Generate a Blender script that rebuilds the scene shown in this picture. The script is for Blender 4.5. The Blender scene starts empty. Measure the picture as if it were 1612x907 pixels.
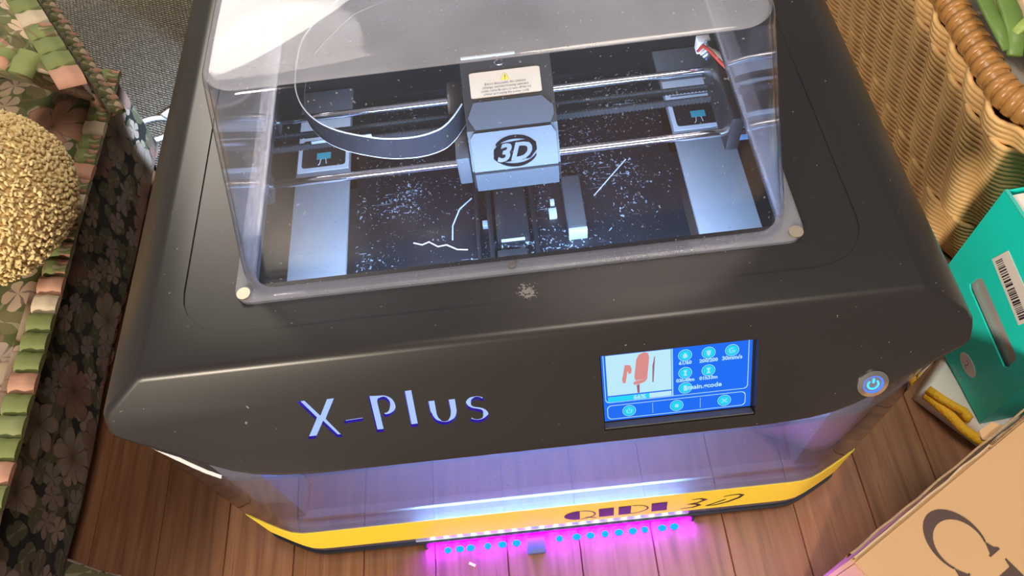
import bpy, bmesh, math, random
from mathutils import Vector, Matrix, noise
random.seed(7)
PI = math.pi
S = bpy.context.scene
COL = S.collection

# ------------------------------------------------------------------ camera, world, lights, exposure
cam_d = bpy.data.cameras.new('camera'); cam = bpy.data.objects.new('camera', cam_d); COL.objects.link(cam)
cam_d.lens = 1186.0 / 1612 * 36; cam_d.sensor_width = 36; cam_d.clip_start = .01; cam_d.clip_end = 50
dn = Vector((112, 725, 1186)).normalized()
bk = Vector((-186, -1910, 1186)); bk = (bk - dn * bk.dot(dn)).normalized()
rt = bk.cross(-dn)
m = Matrix(((rt.x, -rt.y, -rt.z, 0), (bk.x, -bk.y, -bk.z, 0), (-dn.x, dn.y, dn.z, .9), (0, 0, 0, 1)))
cam.matrix_world = m
S.camera = cam
S.view_settings.view_transform = 'Standard'; S.view_settings.look = 'None'
S.view_settings.gamma = 1; S.view_settings.use_curve_mapping = False
S.view_settings.exposure = 0.12
S.cycles.use_denoising = True
S.cycles.transparent_max_bounces = 32
S.cycles.max_bounces = 10

w = bpy.data.worlds.new('room_light'); S.world = w; w.use_nodes = True
w.node_tree.nodes['Background'].inputs[0].default_value = (1, .88, .76, 1)
w.node_tree.nodes['Background'].inputs[1].default_value = .24

def area(name, loc, target, size, power, col):
    d = bpy.data.lights.new(name, 'AREA'); d.shape = 'DISK'; d.size = size; d.energy = power; d.color = col
    o = bpy.data.objects.new(name, d); COL.objects.link(o); o.location = loc
    o.rotation_euler = (Vector(target) - Vector(loc)).to_track_quat('-Z', 'Y').to_euler()
    return o
area('ceiling_lamp', (.40, .15, 2.35), (.3, .2, 0), .75, 22, (1, .87, .73))
area('back_lamp', (-1.22, 2.30, 2.1), (0, .3, .2), .9, 25, (1, .91, .78))
area('left_lamp', (-1.55, -2.4, 1.65), (0, .3, .2), .32, 112, (1, .86, .68))

# ------------------------------------------------------------------ materials
MATS = {}
class NT:
    def __init__(s, mt): s.t = mt.node_tree
    def n(s, typ, **kw):
        nd = s.t.nodes.new(typ)
        for k, v in kw.items():
            if k.startswith('i_'): nd.inputs[int(k[2:])].default_value = v
            else: setattr(nd, k, v)
        return nd
    def l(s, a, b): s.t.links.new(a, b)
    def math(s, op, a, b=None, c=None, clamp=False):
        nd = s.t.nodes.new('ShaderNodeMath'); nd.operation = op; nd.use_clamp = clamp
        for i, v in enumerate((a, b, c)):
            if v is None: continue
            if isinstance(v, (int, float)): nd.inputs[i].default_value = v
            else: s.l(v, nd.inputs[i])
        return nd.outputs[0]
    def mix(s, f, a, b):
        nd = s.t.nodes.new('ShaderNodeMix'); nd.data_type = 'RGBA'
        for i, v in ((0, f), (6, a), (7, b)):
            if isinstance(v, (int, float)): nd.inputs[i].default_value = v
            elif isinstance(v, tuple): nd.inputs[i].default_value = v if len(v) == 4 else v + (1,)
            else: s.l(v, nd.inputs[i])
        return nd.outputs[2]
    def ramp(s, f, stops):
        nd = s.t.nodes.new('ShaderNodeValToRGB'); el = nd.color_ramp.elements
        while len(el) > 1: el.remove(el[-1])
        for i, (p, c) in enumerate(stops):
            e = el[0] if i == 0 else el.new(p)
            e.position = p; e.color = c + (1,) if len(c) == 3 else c
        s.l(f, nd.inputs[0]); return nd.outputs[0]

def mat(name, col=(.5, .5, .5), rough=.5, metal=0., spec=.5, bump=None, vary=0, vscale=30, sheen=0):
    if name in MATS: return MATS[name]
    mt = bpy.data.materials.new(name); mt.use_nodes = True; MATS[name] = mt
    N = NT(mt); b = mt.node_tree.nodes['Principled BSDF']
    b.inputs['Base Color'].default_value = col + (1,); b.inputs['Roughness'].default_value = rough
    b.inputs['Metallic'].default_value = metal; b.inputs['Specular IOR Level'].default_value = spec
    if sheen: b.inputs['Sheen Weight'].default_value = sheen
    tc = N.n('ShaderNodeTexCoord')
    if vary:
        nz = N.n('ShaderNodeTexNoise'); nz.inputs['Scale'].default_value = vscale; nz.inputs['Detail'].default_value = 4
        N.l(tc.outputs['Object'], nz.inputs['Vector'])
        c = N.mix(nz.outputs[0], tuple(x * (1 - vary) for x in col), tuple(min(1, x * (1 + vary)) for x in col))
        N.l(c, b.inputs['Base Color'])
    if bump:
        nz = N.n('ShaderNodeTexNoise'); nz.inputs['Scale'].default_value = bump[0]; nz.inputs['Detail'].default_value = 3
        N.l(tc.outputs['Object'], nz.inputs['Vector'])
        bp = N.n('ShaderNodeBump'); bp.inputs['Strength'].default_value = bump[1]; bp.inputs['Distance'].default_value = bump[2]
        N.l(nz.outputs[0], bp.inputs['Height']); N.l(bp.outputs[0], b.inputs['Normal'])
    return mt

def emit(name, col, st):
    if name in MATS: return MATS[name]
    mt = bpy.data.materials.new(name); mt.use_nodes = True; MATS[name] = mt
    t = mt.node_tree; t.nodes.clear()
    e = t.nodes.new('ShaderNodeEmission'); o = t.nodes.new('ShaderNodeOutputMaterial')
    e.inputs[0].default_value = col + (1,); e.inputs[1].default_value = st; t.links.new(e.outputs[0], o.inputs[0])
    return mt

def clear(name, ior, haze, top_haze, tint, rough=.02, scratch=300, boost=1.0):
    """clear acrylic: fresnel reflection over transmission, with a film of dust"""
    mt = bpy.data.materials.new(name); mt.use_nodes = True; MATS[name] = mt
    N = NT(mt); t = mt.node_tree; t.nodes.clear()
    out = N.n('ShaderNodeOutputMaterial'); tr = N.n('ShaderNodeBsdfTransparent'); tr.inputs[0].default_value = tint + (1,)
    gl = N.n('ShaderNodeBsdfGlossy'); gl.inputs['Roughness'].default_value = rough
    df = N.n('ShaderNodeBsdfDiffuse'); df.inputs[0].default_value = (.66, .68, .77, 1)
    tl = N.n('ShaderNodeBsdfTranslucent'); tl.inputs[0].default_value = (.7, .72, .78, 1)
    tc = N.n('ShaderNodeTexCoord'); ge = N.n('ShaderNodeNewGeometry')
    sep = N.n('ShaderNodeSeparateXYZ'); N.l(ge.outputs['Normal'], sep.inputs[0])
    dt = N.n('ShaderNodeVectorMath'); dt.operation = 'DOT_PRODUCT'; N.l(ge.outputs['Normal'], dt.inputs[0]); N.l(ge.outputs['Incoming'], dt.inputs[1])
    f0 = ((ior - 1) / (ior + 1)) ** 2
    fr = N.math('MULTIPLY_ADD', N.math('POWER', N.math('SUBTRACT', 1, N.math('ABSOLUTE', dt.outputs['Value']), clamp=True), 5), 1 - f0, f0)
    up = N.math('GREATER_THAN', N.math('ABSOLUTE', sep.outputs[2]), .75)
    n1 = N.n('ShaderNodeTexNoise'); n1.inputs['Scale'].default_value = 9; n1.inputs['Detail'].default_value = 5; N.l(tc.outputs['Object'], n1.inputs[0])
    n2 = N.n('ShaderNodeTexNoise'); n2.inputs['Scale'].default_value = scratch; n2.inputs['Detail'].default_value = 2; N.l(tc.outputs['Object'], n2.inputs[0])
    sp = N.math('MULTIPLY', N.math('GREATER_THAN', n2.outputs[0], .73), .35)
    base = N.math('ADD', N.math('MULTIPLY', up, top_haze - haze), haze)
    hz = N.math('ADD', N.math('MULTIPLY', base, N.math('ADD', N.math('MULTIPLY', n1.outputs[0], 1.4), .3)), sp, clamp=True)
    ads = N.n('ShaderNodeMixShader', i_0=.35); N.l(df.outputs[0], ads.inputs[1]); N.l(tl.outputs[0], ads.inputs[2])
    m1 = N.n('ShaderNodeMixShader'); N.l(hz, m1.inputs[0]); N.l(tr.outputs[0], m1.inputs[1]); N.l(ads.outputs[0], m1.inputs[2])
    m2 = N.n('ShaderNodeMixShader'); N.l(N.math('MULTIPLY', fr, boost, clamp=True), m2.inputs[0]); N.l(m1.outputs[0], m2.inputs[1]); N.l(gl.outputs[0], m2.inputs[2])
    N.l(m2.outputs[0], out.inputs[0])
    return mt

def floral(name, ground, bright=1.0, scale=14, cols=None, big=True):
    """printed cotton: petalled blossoms, leaves and vines over a ground colour, laid out in metres on the UV map"""
    if name in MATS: return MATS[name]
    mt = bpy.data.materials.new(name); mt.use_nodes = True; MATS[name] = mt
    N = NT(mt); b = mt.node_tree.nodes['Principled BSDF']; b.inputs['Roughness'].default_value = .8; b.inputs['Specular IOR Level'].default_value = .15
    b.inputs['Sheen Weight'].default_value = .1
    tc = N.n('ShaderNodeTexCoord')
    k = lambda c: tuple(x * bright for x in c)
    def blossom(sc, petals, size, offs):
        mp = N.n('ShaderNodeMapping'); N.l(tc.outputs['UV'], mp.inputs[0]); mp.inputs['Location'].default_value = offs
        wz = N.n('ShaderNodeTexNoise'); wz.inputs['Scale'].default_value = 30; N.l(mp.outputs[0], wz.inputs[0])
        wv = N.n('ShaderNodeVectorMath'); wv.operation = 'MULTIPLY_ADD'; N.l(wz.outputs[1], wv.inputs[0]); wv.inputs[1].default_value = (.018, .018, 0); N.l(mp.outputs[0], wv.inputs[2])
        vo = N.n('ShaderNodeTexVoronoi'); vo.voronoi_dimensions = '2D'; vo.inputs['Scale'].default_value = sc; vo.inputs['Randomness'].default_value = .75
        N.l(wv.outputs[0], vo.inputs[0])
        ms = N.n('ShaderNodeVectorMath'); ms.operation = 'SCALE'; N.l(wv.outputs[0], ms.inputs[0]); ms.inputs[3].default_value = 1
        sb = N.n('ShaderNodeVectorMath'); sb.operation = 'SUBTRACT'; N.l(ms.outputs[0], sb.inputs[0]); N.l(vo.outputs['Position'], sb.inputs[1])
        sx = N.n('ShaderNodeSeparateXYZ'); N.l(sb.outputs[0], sx.inputs[0])
        sc_ = N.n('ShaderNodeSeparateXYZ'); N.l(vo.outputs['Color'], sc_.inputs[0])
        ang = N.math('ADD', N.math('ARCTAN2', sx.outputs[1], sx.outputs[0]), N.math('MULTIPLY', sc_.outputs[0], 6.28))
        pet = N.math('ABSOLUTE', N.math('COSINE', N.math('MULTIPLY', ang, petals / 2)))
        rad = N.math('MULTIPLY', N.math('ADD', N.math('MULTIPLY', N.math('POWER', pet, .5), .5), .5), size)
        rel = N.math('DIVIDE', vo.outputs['Distance'], rad)      # distance in cell units (scaled space)
        inside = N.math('LESS_THAN', rel, 1)
        return inside, rel, sc_, pet
    cols = cols or [(.50, .40, .30), (.42, .24, .17), (.40, .31, .26), (.55, .42, .30)]
    base = N.n('ShaderNodeTexNoise'); base.inputs['Scale'].default_value = 14; N.l(tc.outputs['UV'], base.inputs[0])
    c = N.mix(base.outputs[0], k(tuple(x * .6 for x in ground)), k(tuple(x * 1.5 for x in ground)))
    # vines
    wvx = N.n('ShaderNodeTexVoronoi'); wvx.voronoi_dimensions = '2D'; wvx.feature = 'SMOOTH_F1'; wvx.inputs['Scale'].default_value = scale * .8; N.l(tc.outputs['UV'], wvx.inputs[0])
    vine = N.math('LESS_THAN', N.math('ABSOLUTE', N.math('SUBTRACT', wvx.outputs['Distance'], .42)), .018)
    c = N.mix(N.math('MULTIPLY', vine, .8), c, k((.20, .13, .07)))
    # leaves: two petals
    i0, r0, s0, p0 = blossom(scale * 1.7, 2, .5, (.31, .17, 0))
    leaf = N.mix(s0.outputs[1], k((.13, .15, .06)), k((.22, .16, .09)))
    leaf = N.mix(N.math('LESS_THAN', p0, .985), k((.3, .28, .16)), leaf)
    c = N.mix(i0, c, leaf)
    i1, r1, s1, p1 = blossom(scale * 1.35, 5, .42, (.07, .53, 0))
    f1 = N.mix(N.math('GREATER_THAN', s1.outputs[1], .5), k(cols[2]), k(cols[3]))
    f1 = N.mix(N.math('LESS_THAN', p1, .35), f1, k(tuple(x * .55 for x in cols[2])))
    c = N.mix(N.math('MULTIPLY', i1, N.math('GREATER_THAN', s1.outputs[2], .35)), c, f1)
    if big:
        i2, r2, s2, p2 = blossom(scale * .78, 7, .56, (0, 0, 0))
        f2 = N.mix(N.math('GREATER_THAN', s2.outputs[1], .5), k(cols[0]), k(cols[1]))
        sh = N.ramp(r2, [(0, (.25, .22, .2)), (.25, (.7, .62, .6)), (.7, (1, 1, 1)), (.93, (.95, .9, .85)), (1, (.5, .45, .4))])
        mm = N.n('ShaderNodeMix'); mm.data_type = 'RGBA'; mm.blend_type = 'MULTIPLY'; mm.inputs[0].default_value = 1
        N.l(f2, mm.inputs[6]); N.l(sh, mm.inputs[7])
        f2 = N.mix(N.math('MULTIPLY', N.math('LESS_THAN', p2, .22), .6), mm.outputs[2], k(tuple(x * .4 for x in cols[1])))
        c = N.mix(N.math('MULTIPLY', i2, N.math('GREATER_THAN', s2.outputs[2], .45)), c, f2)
    N.l(c, b.inputs['Base Color'])
    wv = N.n('ShaderNodeTexNoise'); wv.inputs['Scale'].default_value = 18; N.l(tc.outputs['Object'], wv.inputs[0])
    bp = N.n('ShaderNodeBump'); bp.inputs['Strength'].default_value = .5; bp.inputs['Distance'].default_value = .01
    N.l(wv.outputs[0], bp.inputs['Height']); N.l(bp.outputs[0], b.inputs['Normal'])
    return mt

def wood_mat():
    mt = bpy.data.materials.new('floor_wood'); mt.use_nodes = True; MATS['floor_wood'] = mt
    N = NT(mt); b = mt.node_tree.nodes['Principled BSDF']
    tc = N.n('ShaderNodeTexCoord'); oi = N.n('ShaderNodeObjectInfo')
    ad = N.n('ShaderNodeVectorMath'); ad.operation = 'MULTIPLY_ADD'
    cb = N.n('ShaderNodeCombineXYZ'); N.l(oi.outputs['Random'], cb.inputs[0]); N.l(oi.outputs['Random'], cb.inputs[1])
    N.l(cb.outputs[0], ad.inputs[0]); ad.inputs[1].default_value = (9, 23, 0); N.l(tc.outputs['Object'], ad.inputs[2])
    mp = N.n('ShaderNodeMapping'); mp.inputs['Scale'].default_value = (60, 3.2, 1); N.l(ad.outputs[0], mp.inputs[0])
    nz = N.n('ShaderNodeTexNoise'); nz.inputs['Scale'].default_value = 1.6; nz.inputs['Detail'].default_value = 6; nz.inputs['Distortion'].default_value = .6; N.l(mp.outputs[0], nz.inputs[0])
    c = N.ramp(nz.outputs[0], [(.3, (.16, .068, .034)), (.5, (.24, .108, .055)), (.7, (.30, .142, .074))])
    mp2 = N.n('ShaderNodeMapping'); mp2.inputs['Scale'].default_value = (420, 9, 1); N.l(ad.outputs[0], mp2.inputs[0])
    n2 = N.n('ShaderNodeTexNoise'); n2.inputs['Scale'].default_value = 1; N.l(mp2.outputs[0], n2.inputs[0])
    pore = N.math('MULTIPLY', N.math('GREATER_THAN', n2.outputs[0], .66), .4)
    c = N.mix(pore, c, (.07, .03, .016))
    hv = N.n('ShaderNodeHueSaturation'); N.l(c, hv.inputs['Color']); N.l(N.math('ADD', N.math('MULTIPLY', oi.outputs['Random'], .3), .85), hv.inputs['Value'])
    N.l(hv.outputs[0], b.inputs['Base Color']); b.inputs['Roughness'].default_value = .34
    bp = N.n('ShaderNodeBump'); bp.inputs['Strength'].default_value = .08; bp.inputs['Distance'].default_value = .002; N.l(nz.outputs[0], bp.inputs['Height']); N.l(bp.outputs[0], b.inputs['Normal'])
    return mt

def rug_mat():
    mt = bpy.data.materials.new('woven_rug'); mt.use_nodes = True
    N = NT(mt); b = mt.node_tree.nodes['Principled BSDF']; b.inputs['Roughness'].default_value = .95; b.inputs['Specular IOR Level'].default_value = .1
    tc = N.n('ShaderNodeTexCoord')
    mp = N.n('ShaderNodeMapping'); mp.inputs['Rotation'].default_value = (0, 0, .5); N.l(tc.outputs['Object'], mp.inputs[0])
    br = N.n('ShaderNodeTexBrick'); br.inputs['Scale'].default_value = 55; br.inputs['Mortar Size'].default_value = .05; br.inputs['Mortar Smooth'].default_value = 1
    br.inputs['Color1'].default_value = (.20, .175, .135, 1); br.inputs['Color2'].default_value = (.28, .25, .195, 1); br.inputs['Mortar'].default_value = (.11, .09, .07, 1)
    nz = N.n('ShaderNodeTexNoise'); nz.inputs['Scale'].default_value = 160; N.l(mp.outputs[0], nz.inputs[0])
    ms = N.n('ShaderNodeVectorMath'); ms.operation = 'MULTIPLY_ADD'; N.l(nz.outputs[1], ms.inputs[0]); ms.inputs[1].default_value = (.004, .004, 0); N.l(mp.outputs[0], ms.inputs[2])
    N.l(ms.outputs[0], br.inputs[0]); N.l(br.outputs[0], b.inputs['Base Color'])
    bp = N.n('ShaderNodeBump'); bp.inputs['Strength'].default_value = 1; bp.inputs['Distance'].default_value = .006; N.l(br.outputs['Fac'], bp.inputs['Height']); bp.invert = True
    N.l(bp.outputs[0], b.inputs['Normal']); return mt

def hood_mat():
    mt = bpy.data.materials.new('black_hood_plastic'); mt.use_nodes = True; MATS['hood'] = mt
    N = NT(mt); b = mt.node_tree.nodes['Principled BSDF']; b.inputs['Roughness'].default_value = .34
    b.inputs['Base Color'].default_value = (.022, .0195, .021, 1)
    tc = N.n('ShaderNodeTexCoord')
    fine = N.n('ShaderNodeTexNoise'); fine.inputs['Scale'].default_value = 900; N.l(tc.outputs['Object'], fine.inputs[0])
    bp = N.n('ShaderNodeBump'); bp.inputs['Strength'].default_value = .06; bp.inputs['Distance'].default_value = .0004; N.l(fine.outputs[0], bp.inputs['Height']); N.l(bp.outputs[0], b.inputs['Normal'])
    d = N.n('ShaderNodeTexNoise'); d.inputs['Scale'].default_value = 240; d.inputs['Detail'].default_value = 2; N.l(tc.outputs['Object'], d.inputs[0])
    sp = N.math('MULTIPLY', N.math('GREATER_THAN', d.outputs[0], .765), .45)
    # chalky smudge in front of the window's screw
    vd = N.n('ShaderNodeVectorMath'); vd.operation = 'DISTANCE'; N.l(tc.outputs['Object'], vd.inputs[0]); vd.inputs[1].default_value = (-.0035, .3155, .3813)
    n3 = N.n('ShaderNodeTexNoise'); n3.inputs['Scale'].default_value = 420; N.l(tc.outputs['Object'], n3.inputs[0])
    sm = N.math('MULTIPLY', N.math('GREATER_THAN', N.math('SUBTRACT', n3.outputs[0], N.math('MULTIPLY', vd.outputs['Value'], 30)), .36), .4)
    c = N.mix(N.math('MAXIMUM', sp, sm), (.022, .0195, .021), (.45, .43, .40))
    N.l(c, b.inputs['Base Color'])
    return mt

def bed_mat():
    mt = bpy.data.materials.new('scratched_bed'); mt.use_nodes = True
    N = NT(mt); b = mt.node_tree.nodes['Principled BSDF']; b.inputs['Roughness'].default_value = .3
    tc = N.n('ShaderNodeTexCoord')
    pt = N.n('ShaderNodeTexNoise'); pt.inputs['Scale'].default_value = 13; N.l(tc.outputs['Object'], pt.inputs[0])
    patch = N.math('MULTIPLY', N.math('SUBTRACT', pt.outputs[0], .42), 1.4, clamp=True)
    f1 = N.n('ShaderNodeTexNoise'); f1.inputs['Scale'].default_value = 260; f1.inputs['Detail'].default_value = 4; f1.inputs['Distortion'].default_value = 1; N.l(tc.outputs['Object'], f1.inputs[0])
    fl = N.math('GREATER_THAN', N.math('ADD', f1.outputs[0], N.math('MULTIPLY', patch, .3)), .70)
    tot = fl
    for rot in (.5, -.7):
        mp = N.n('ShaderNodeMapping'); mp.inputs['Rotation'].default_value = (0, 0, rot); mp.inputs['Scale'].default_value = (28, 420, 1); N.l(tc.outputs['Object'], mp.inputs[0])
        f2 = N.n('ShaderNodeTexNoise'); f2.inputs['Scale'].default_value = 1; f2.inputs['Detail'].default_value = 2; f2.inputs['Distortion'].default_value = .3; N.l(mp.outputs[0], f2.inputs[0])
        tot = N.math('MAXIMUM', tot, N.math('MULTIPLY', N.math('GREATER_THAN', N.math('ADD', f2.outputs[0], N.math('MULTIPLY', patch, .20)), .765), .5))
    c = N.mix(tot, (.014, .014, .018), (.42, .47, .54))
    N.l(c, b.inputs['Base Color']); return mt

def metal_mat(name, col, rough): return mat(name, col, rough, 1.0)

# ------------------------------------------------------------------ object helpers
ORG = {}
def mesh(name, v, f, mt=None, smooth=None, uv=False):
    me = bpy.data.meshes.new(name); me.from_pydata([tuple(p) for p in v], [], f); me.update()
    if mt: me.materials.append(mt)
    finish(me, smooth, uv); return me
def finish(me, smooth=None, uv=False):
    if smooth is not None:
        for p in me.polygons: p.use_smooth = True
        if smooth < 179: me.set_sharp_from_angle(angle=math.radians(smooth))
    if uv:
        ul = me.uv_layers.new(name='UVMap')
        for p in me.polygons:
            n = p.normal; a = max(range(3), key=lambda i: abs(n[i]))
            for li in p.loop_indices:
                co = me.vertices[me.loops[li].vertex_index].co
                ul.data[li].uv = (co.y, co.z + co.x * .0) if a == 0 else ((co.x, co.z) if a == 1 else (co.x, co.y))
def put(name, me, parent=None, loc=None):
    o = bpy.data.objects.new(name, me); COL.objects.link(o)
    po = ORG.get(parent.name, Vector((0, 0, 0))) if parent else Vector((0, 0, 0))
    L = Vector(loc) if loc is not None else Vector((0, 0, 0))
    if parent: o.parent = parent
    o.location = L - po; ORG[o.name] = L
    return o
def thing(name, label, cat, loc, group=None):
    o = bpy.data.objects.new(name, None); COL.objects.link(o); o.location = loc; o.empty_display_size = .02
    ORG[o.name] = Vector(loc); return tag(o, label, cat, group)
def tag(o, label=None, cat=None, group=None, kind=None):
    if label: o['label'] = label
    if cat: o['category'] = cat
    if group: o['group'] = group
    if kind: o['kind'] = kind
    return o

class MB:
    def __init__(s): s.v = []; s.f = []
    def add(s, v, f):
        k = len(s.v); s.v += [tuple(p) for p in v]; s.f += [tuple(i + k for i in q) for q in f]; return s
    def box(s, x0, x1, y0, y1, z0, z1):
        v = [(x, y, z) for z in (z0, z1) for y in (y0, y1) for x in (x0, x1)]
        return s.add(v, [(0, 2, 3, 1), (4, 5, 7, 6), (0, 1, 5, 4), (2, 6, 7, 3), (0, 4, 6, 2), (1, 3, 7, 5)])
    def tube(s, pts, r, seg=8, cap=True, closed=False):
        pts = [Vector(p) for p in pts]; n = len(pts); v = []; f = []
        rr = r if isinstance(r, (list, tuple)) else [r] * n
        ref = None
        for i, p in enumerate(pts):
            if closed: d = pts[(i + 1) % n] - pts[i - 1]
            else: d = pts[min(i + 1, n - 1)] - pts[max(i - 1, 0)]
            d = d.normalized() if d.length > 1e-9 else Vector((0, 0, 1))
            if ref is None: ref = Vector((0, 0, 1)) if abs(d.z) < .9 else Vector((1, 0, 0))
            a = (ref - d * ref.dot(d)).normalized(); b = d.cross(a); ref = a
            for k in range(seg):
                t = 2 * PI * k / seg; v.append(p + (a * math.cos(t) + b * math.sin(t)) * rr[i])
        for i in range(n if closed else n - 1):
            j = (i + 1) % n
            for k in range(seg):
                l = (k + 1) % seg; f.append((i * seg + k, i * seg + l, j * seg + l, j * seg + k))
        if cap and not closed: f.append(tuple(range(seg - 1, -1, -1))); f.append(tuple((n - 1) * seg + k for k in range(seg)))
        return s.add(v, f)
    def prism(s, poly, fn, d0, d1):
        """poly in (a,b); fn(a,b,d) -> point"""
        n = len(poly); v = [fn(a, b, d0) for a, b in poly] + [fn(a, b, d1) for a, b in poly]
        f = [tuple(range(n - 1, -1, -1)), tuple(range(n, 2 * n))] + [(i, (i + 1) % n, n + (i + 1) % n, n + i) for i in range(n)]
        return s.add(v, f)
    def flat(s, poly, fn, d): return s.add([fn(a, b, d) for a, b in poly], [tuple(range(len(poly)))])
    def sphere(s, c, r, sub=1):
        bm = bmesh.new(); bmesh.ops.create_icosphere(bm, subdivisions=sub, radius=1)
        R = r if isinstance(r, (tuple, list)) else (r, r, r)
        s.add([(c[0] + p.co.x * R[0], c[1] + p.co.y * R[1], c[2] + p.co.z * R[2]) for p in bm.verts], [tuple(q.index for q in fc.verts) for fc in bm.faces]); bm.free(); return s
    def put(s, name, mt, parent=None, smooth=None, uv=False): return put(name, mesh(name, s.v, s.f, mt, smooth, uv), parent)

def fix_normals(me):
    bm = bmesh.new(); bm.from_mesh(me); bmesh.ops.recalc_face_normals(bm, faces=bm.faces); bm.to_mesh(me); bm.free()
def rrect(x0, x1, y0, y1, r, seg=6):
    out = []
    for cx, cy, a0 in ((x1 - r, y0 + r, -90), (x1 - r, y1 - r, 0), (x0 + r, y1 - r, 90), (x0 + r, y0 + r, 180)):
        for i in range(seg + 1):
            a = math.radians(a0 + 90 * i / seg); out.append((cx + r * math.cos(a), cy + r * math.sin(a)))
    return out
def bbox(name, x0, x1, y0, y1, z0, z1, mt, parent=None, bev=.001, seg=2, uv=False, smooth=40):
    """a box with rounded edges"""
    b = MB().box(x0, x1, y0, y1, z0, z1); me = bpy.data.meshes.new(name); me.from_pydata(b.v, [], b.f)
    bm = bmesh.new(); bm.from_mesh(me); bmesh.ops.bevel(bm, geom=bm.edges[:], offset=bev, segments=seg, profile=.5, affect='EDGES'); bmesh.ops.recalc_face_normals(bm, faces=bm.faces); bm.to_mesh(me); bm.free()
    me.materials.append(mt); finish(me, smooth, uv); return put(name, me, parent)
def text_mesh(body, size, shear=0, bold=0, align='LEFT', res=3, sx=1.0):
    c = bpy.data.curves.new('lettering', 'FONT'); c.body = body; c.size = size; c.shear = shear; c.offset = bold; c.align_x = align; c.resolution_u = res
    o = bpy.data.objects.new('lettering', c); COL.objects.link(o)
    dg = bpy.context.evaluated_depsgraph_get(); ev = o.evaluated_get(dg); me = bpy.data.meshes.new_from_object(ev)
    v = [(p.co.x * sx, p.co.y) for p in me.vertices]; f = [tuple(p.vertices) for p in me.polygons]
    bpy.data.objects.remove(o); bpy.data.curves.remove(c); bpy.data.meshes.remove(me)
    return v, f
def lettering(name, body, size, fn, mt, parent, **kw):
    v, f = text_mesh(body, size, **kw)
    return put(name, mesh(name, [fn(a, b) for a, b in v], f, mt), parent)
def boolean(me, cutters):
    o = bpy.data.objects.new('work', me); COL.objects.link(o); tmp = [o]
    for cm in cutters:
        c = bpy.data.objects.new('cutter', cm); COL.objects.link(c); tmp.append(c)
        md = o.modifiers.new('cut', 'BOOLEAN'); md.operation = 'DIFFERENCE'; md.solver = 'EXACT'; md.object = c
    dg = bpy.context.evaluated_depsgraph_get(); r = bpy.data.meshes.new_from_object(o.evaluated_get(dg))
    for t in tmp: bpy.data.objects.remove(t)
    return r
def cutter(b):
    me = bpy.data.meshes.new('cutter'); me.from_pydata(b.v, [], b.f); fix_normals(me); return me
def ribbon_poly(path, width):
    """outline of a stroke with a width per point (mitred)"""
    n = len(path); W = width if isinstance(width, (list, tuple)) else [width] * n; L = []; R = []
    P = [Vector(p) for p in path]
    for i in range(n):
        d0 = (P[i] - P[i - 1]).normalized() if i else (P[1] - P[0]).normalized()
        d1 = (P[i + 1] - P[i]).normalized() if i < n - 1 else d0
        t = (d0 + d1).normalized(); nn = Vector((-t.y, t.x)); k = max(.35, nn.dot(Vector((-d1.y, d1.x))))
        L.append(P[i] + nn * W[i] / 2 / k); R.append(P[i] - nn * W[i] / 2 / k)
    return [tuple(p) for p in L] + [tuple(p) for p in reversed(R)]
def displace(me, amp, sc, seed=0):
    for v in me.vertices:
        p = v.co * sc + Vector((seed, seed * 2.3, 0)); v.co += v.normal * amp * noise.noise(p)

# ------------------------------------------------------------------ floor
floor = bpy.data.objects.new('floor', None); COL.objects.link(floor); ORG['floor'] = Vector((0, 0, 0)); floor['kind'] = 'structure'
wm = wood_mat()
b = MB().box(-1.45, 1.75, -.9, 2.2, -.05, -.0125); b.put('subfloor', mat('groove_dark', (.02, .012, .008), .9), floor)
PW = .084
hw = PW / 2 - .00025
pv = [(-hw, -1.55, -.012), (hw, -1.55, -.012), (hw, 1.55, -.012), (-hw, 1.55, -.012), (-hw, -1.55, -.0012), (hw, -1.55, -.0012), (hw, 1.55, -.0012), (-hw, 1.55, -.0012),
      (-hw + .0009, -1.55, 0), (hw - .0009, -1.55, 0), (hw - .0009, 1.55, 0), (-hw + .0009, 1.55, 0)]
pf = [(3, 2, 1, 0), (8, 9, 10, 11), (0, 1, 5, 4), (1, 2, 6, 5), (2, 3, 7, 6), (3, 0, 4, 7), (4, 5, 9, 8), (5, 6, 10, 9), (6, 7, 11, 10), (7, 4, 8, 11)]
pm = mesh('plank', pv, pf, wm)
for k in range(-17, 21):
    put('plank', pm, floor, (.4425 - .042 - .084 * 4 + .084 * k + .0 , .65, 0))

# rug behind the sofa, its edge running askew
rg = MB(); e = Vector((-.594, .805)); nrm = Vector((.805, .594)); c0 = Vector((-.50, .745))
rp = [c0, c0 + nrm * 1.3, c0 + nrm * 1.3 + e * 1.1, c0 + e * 1.1]
rg.prism([tuple(p) for p in rp], lambda a, b_, d: (a, b_, d), .0002, .007)
rug = rg.put('woven_rug', rug_mat()); fix_normals(rug.data)
tag(rug, 'grey beige woven rug on the floor behind the printer', 'rug')

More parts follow.
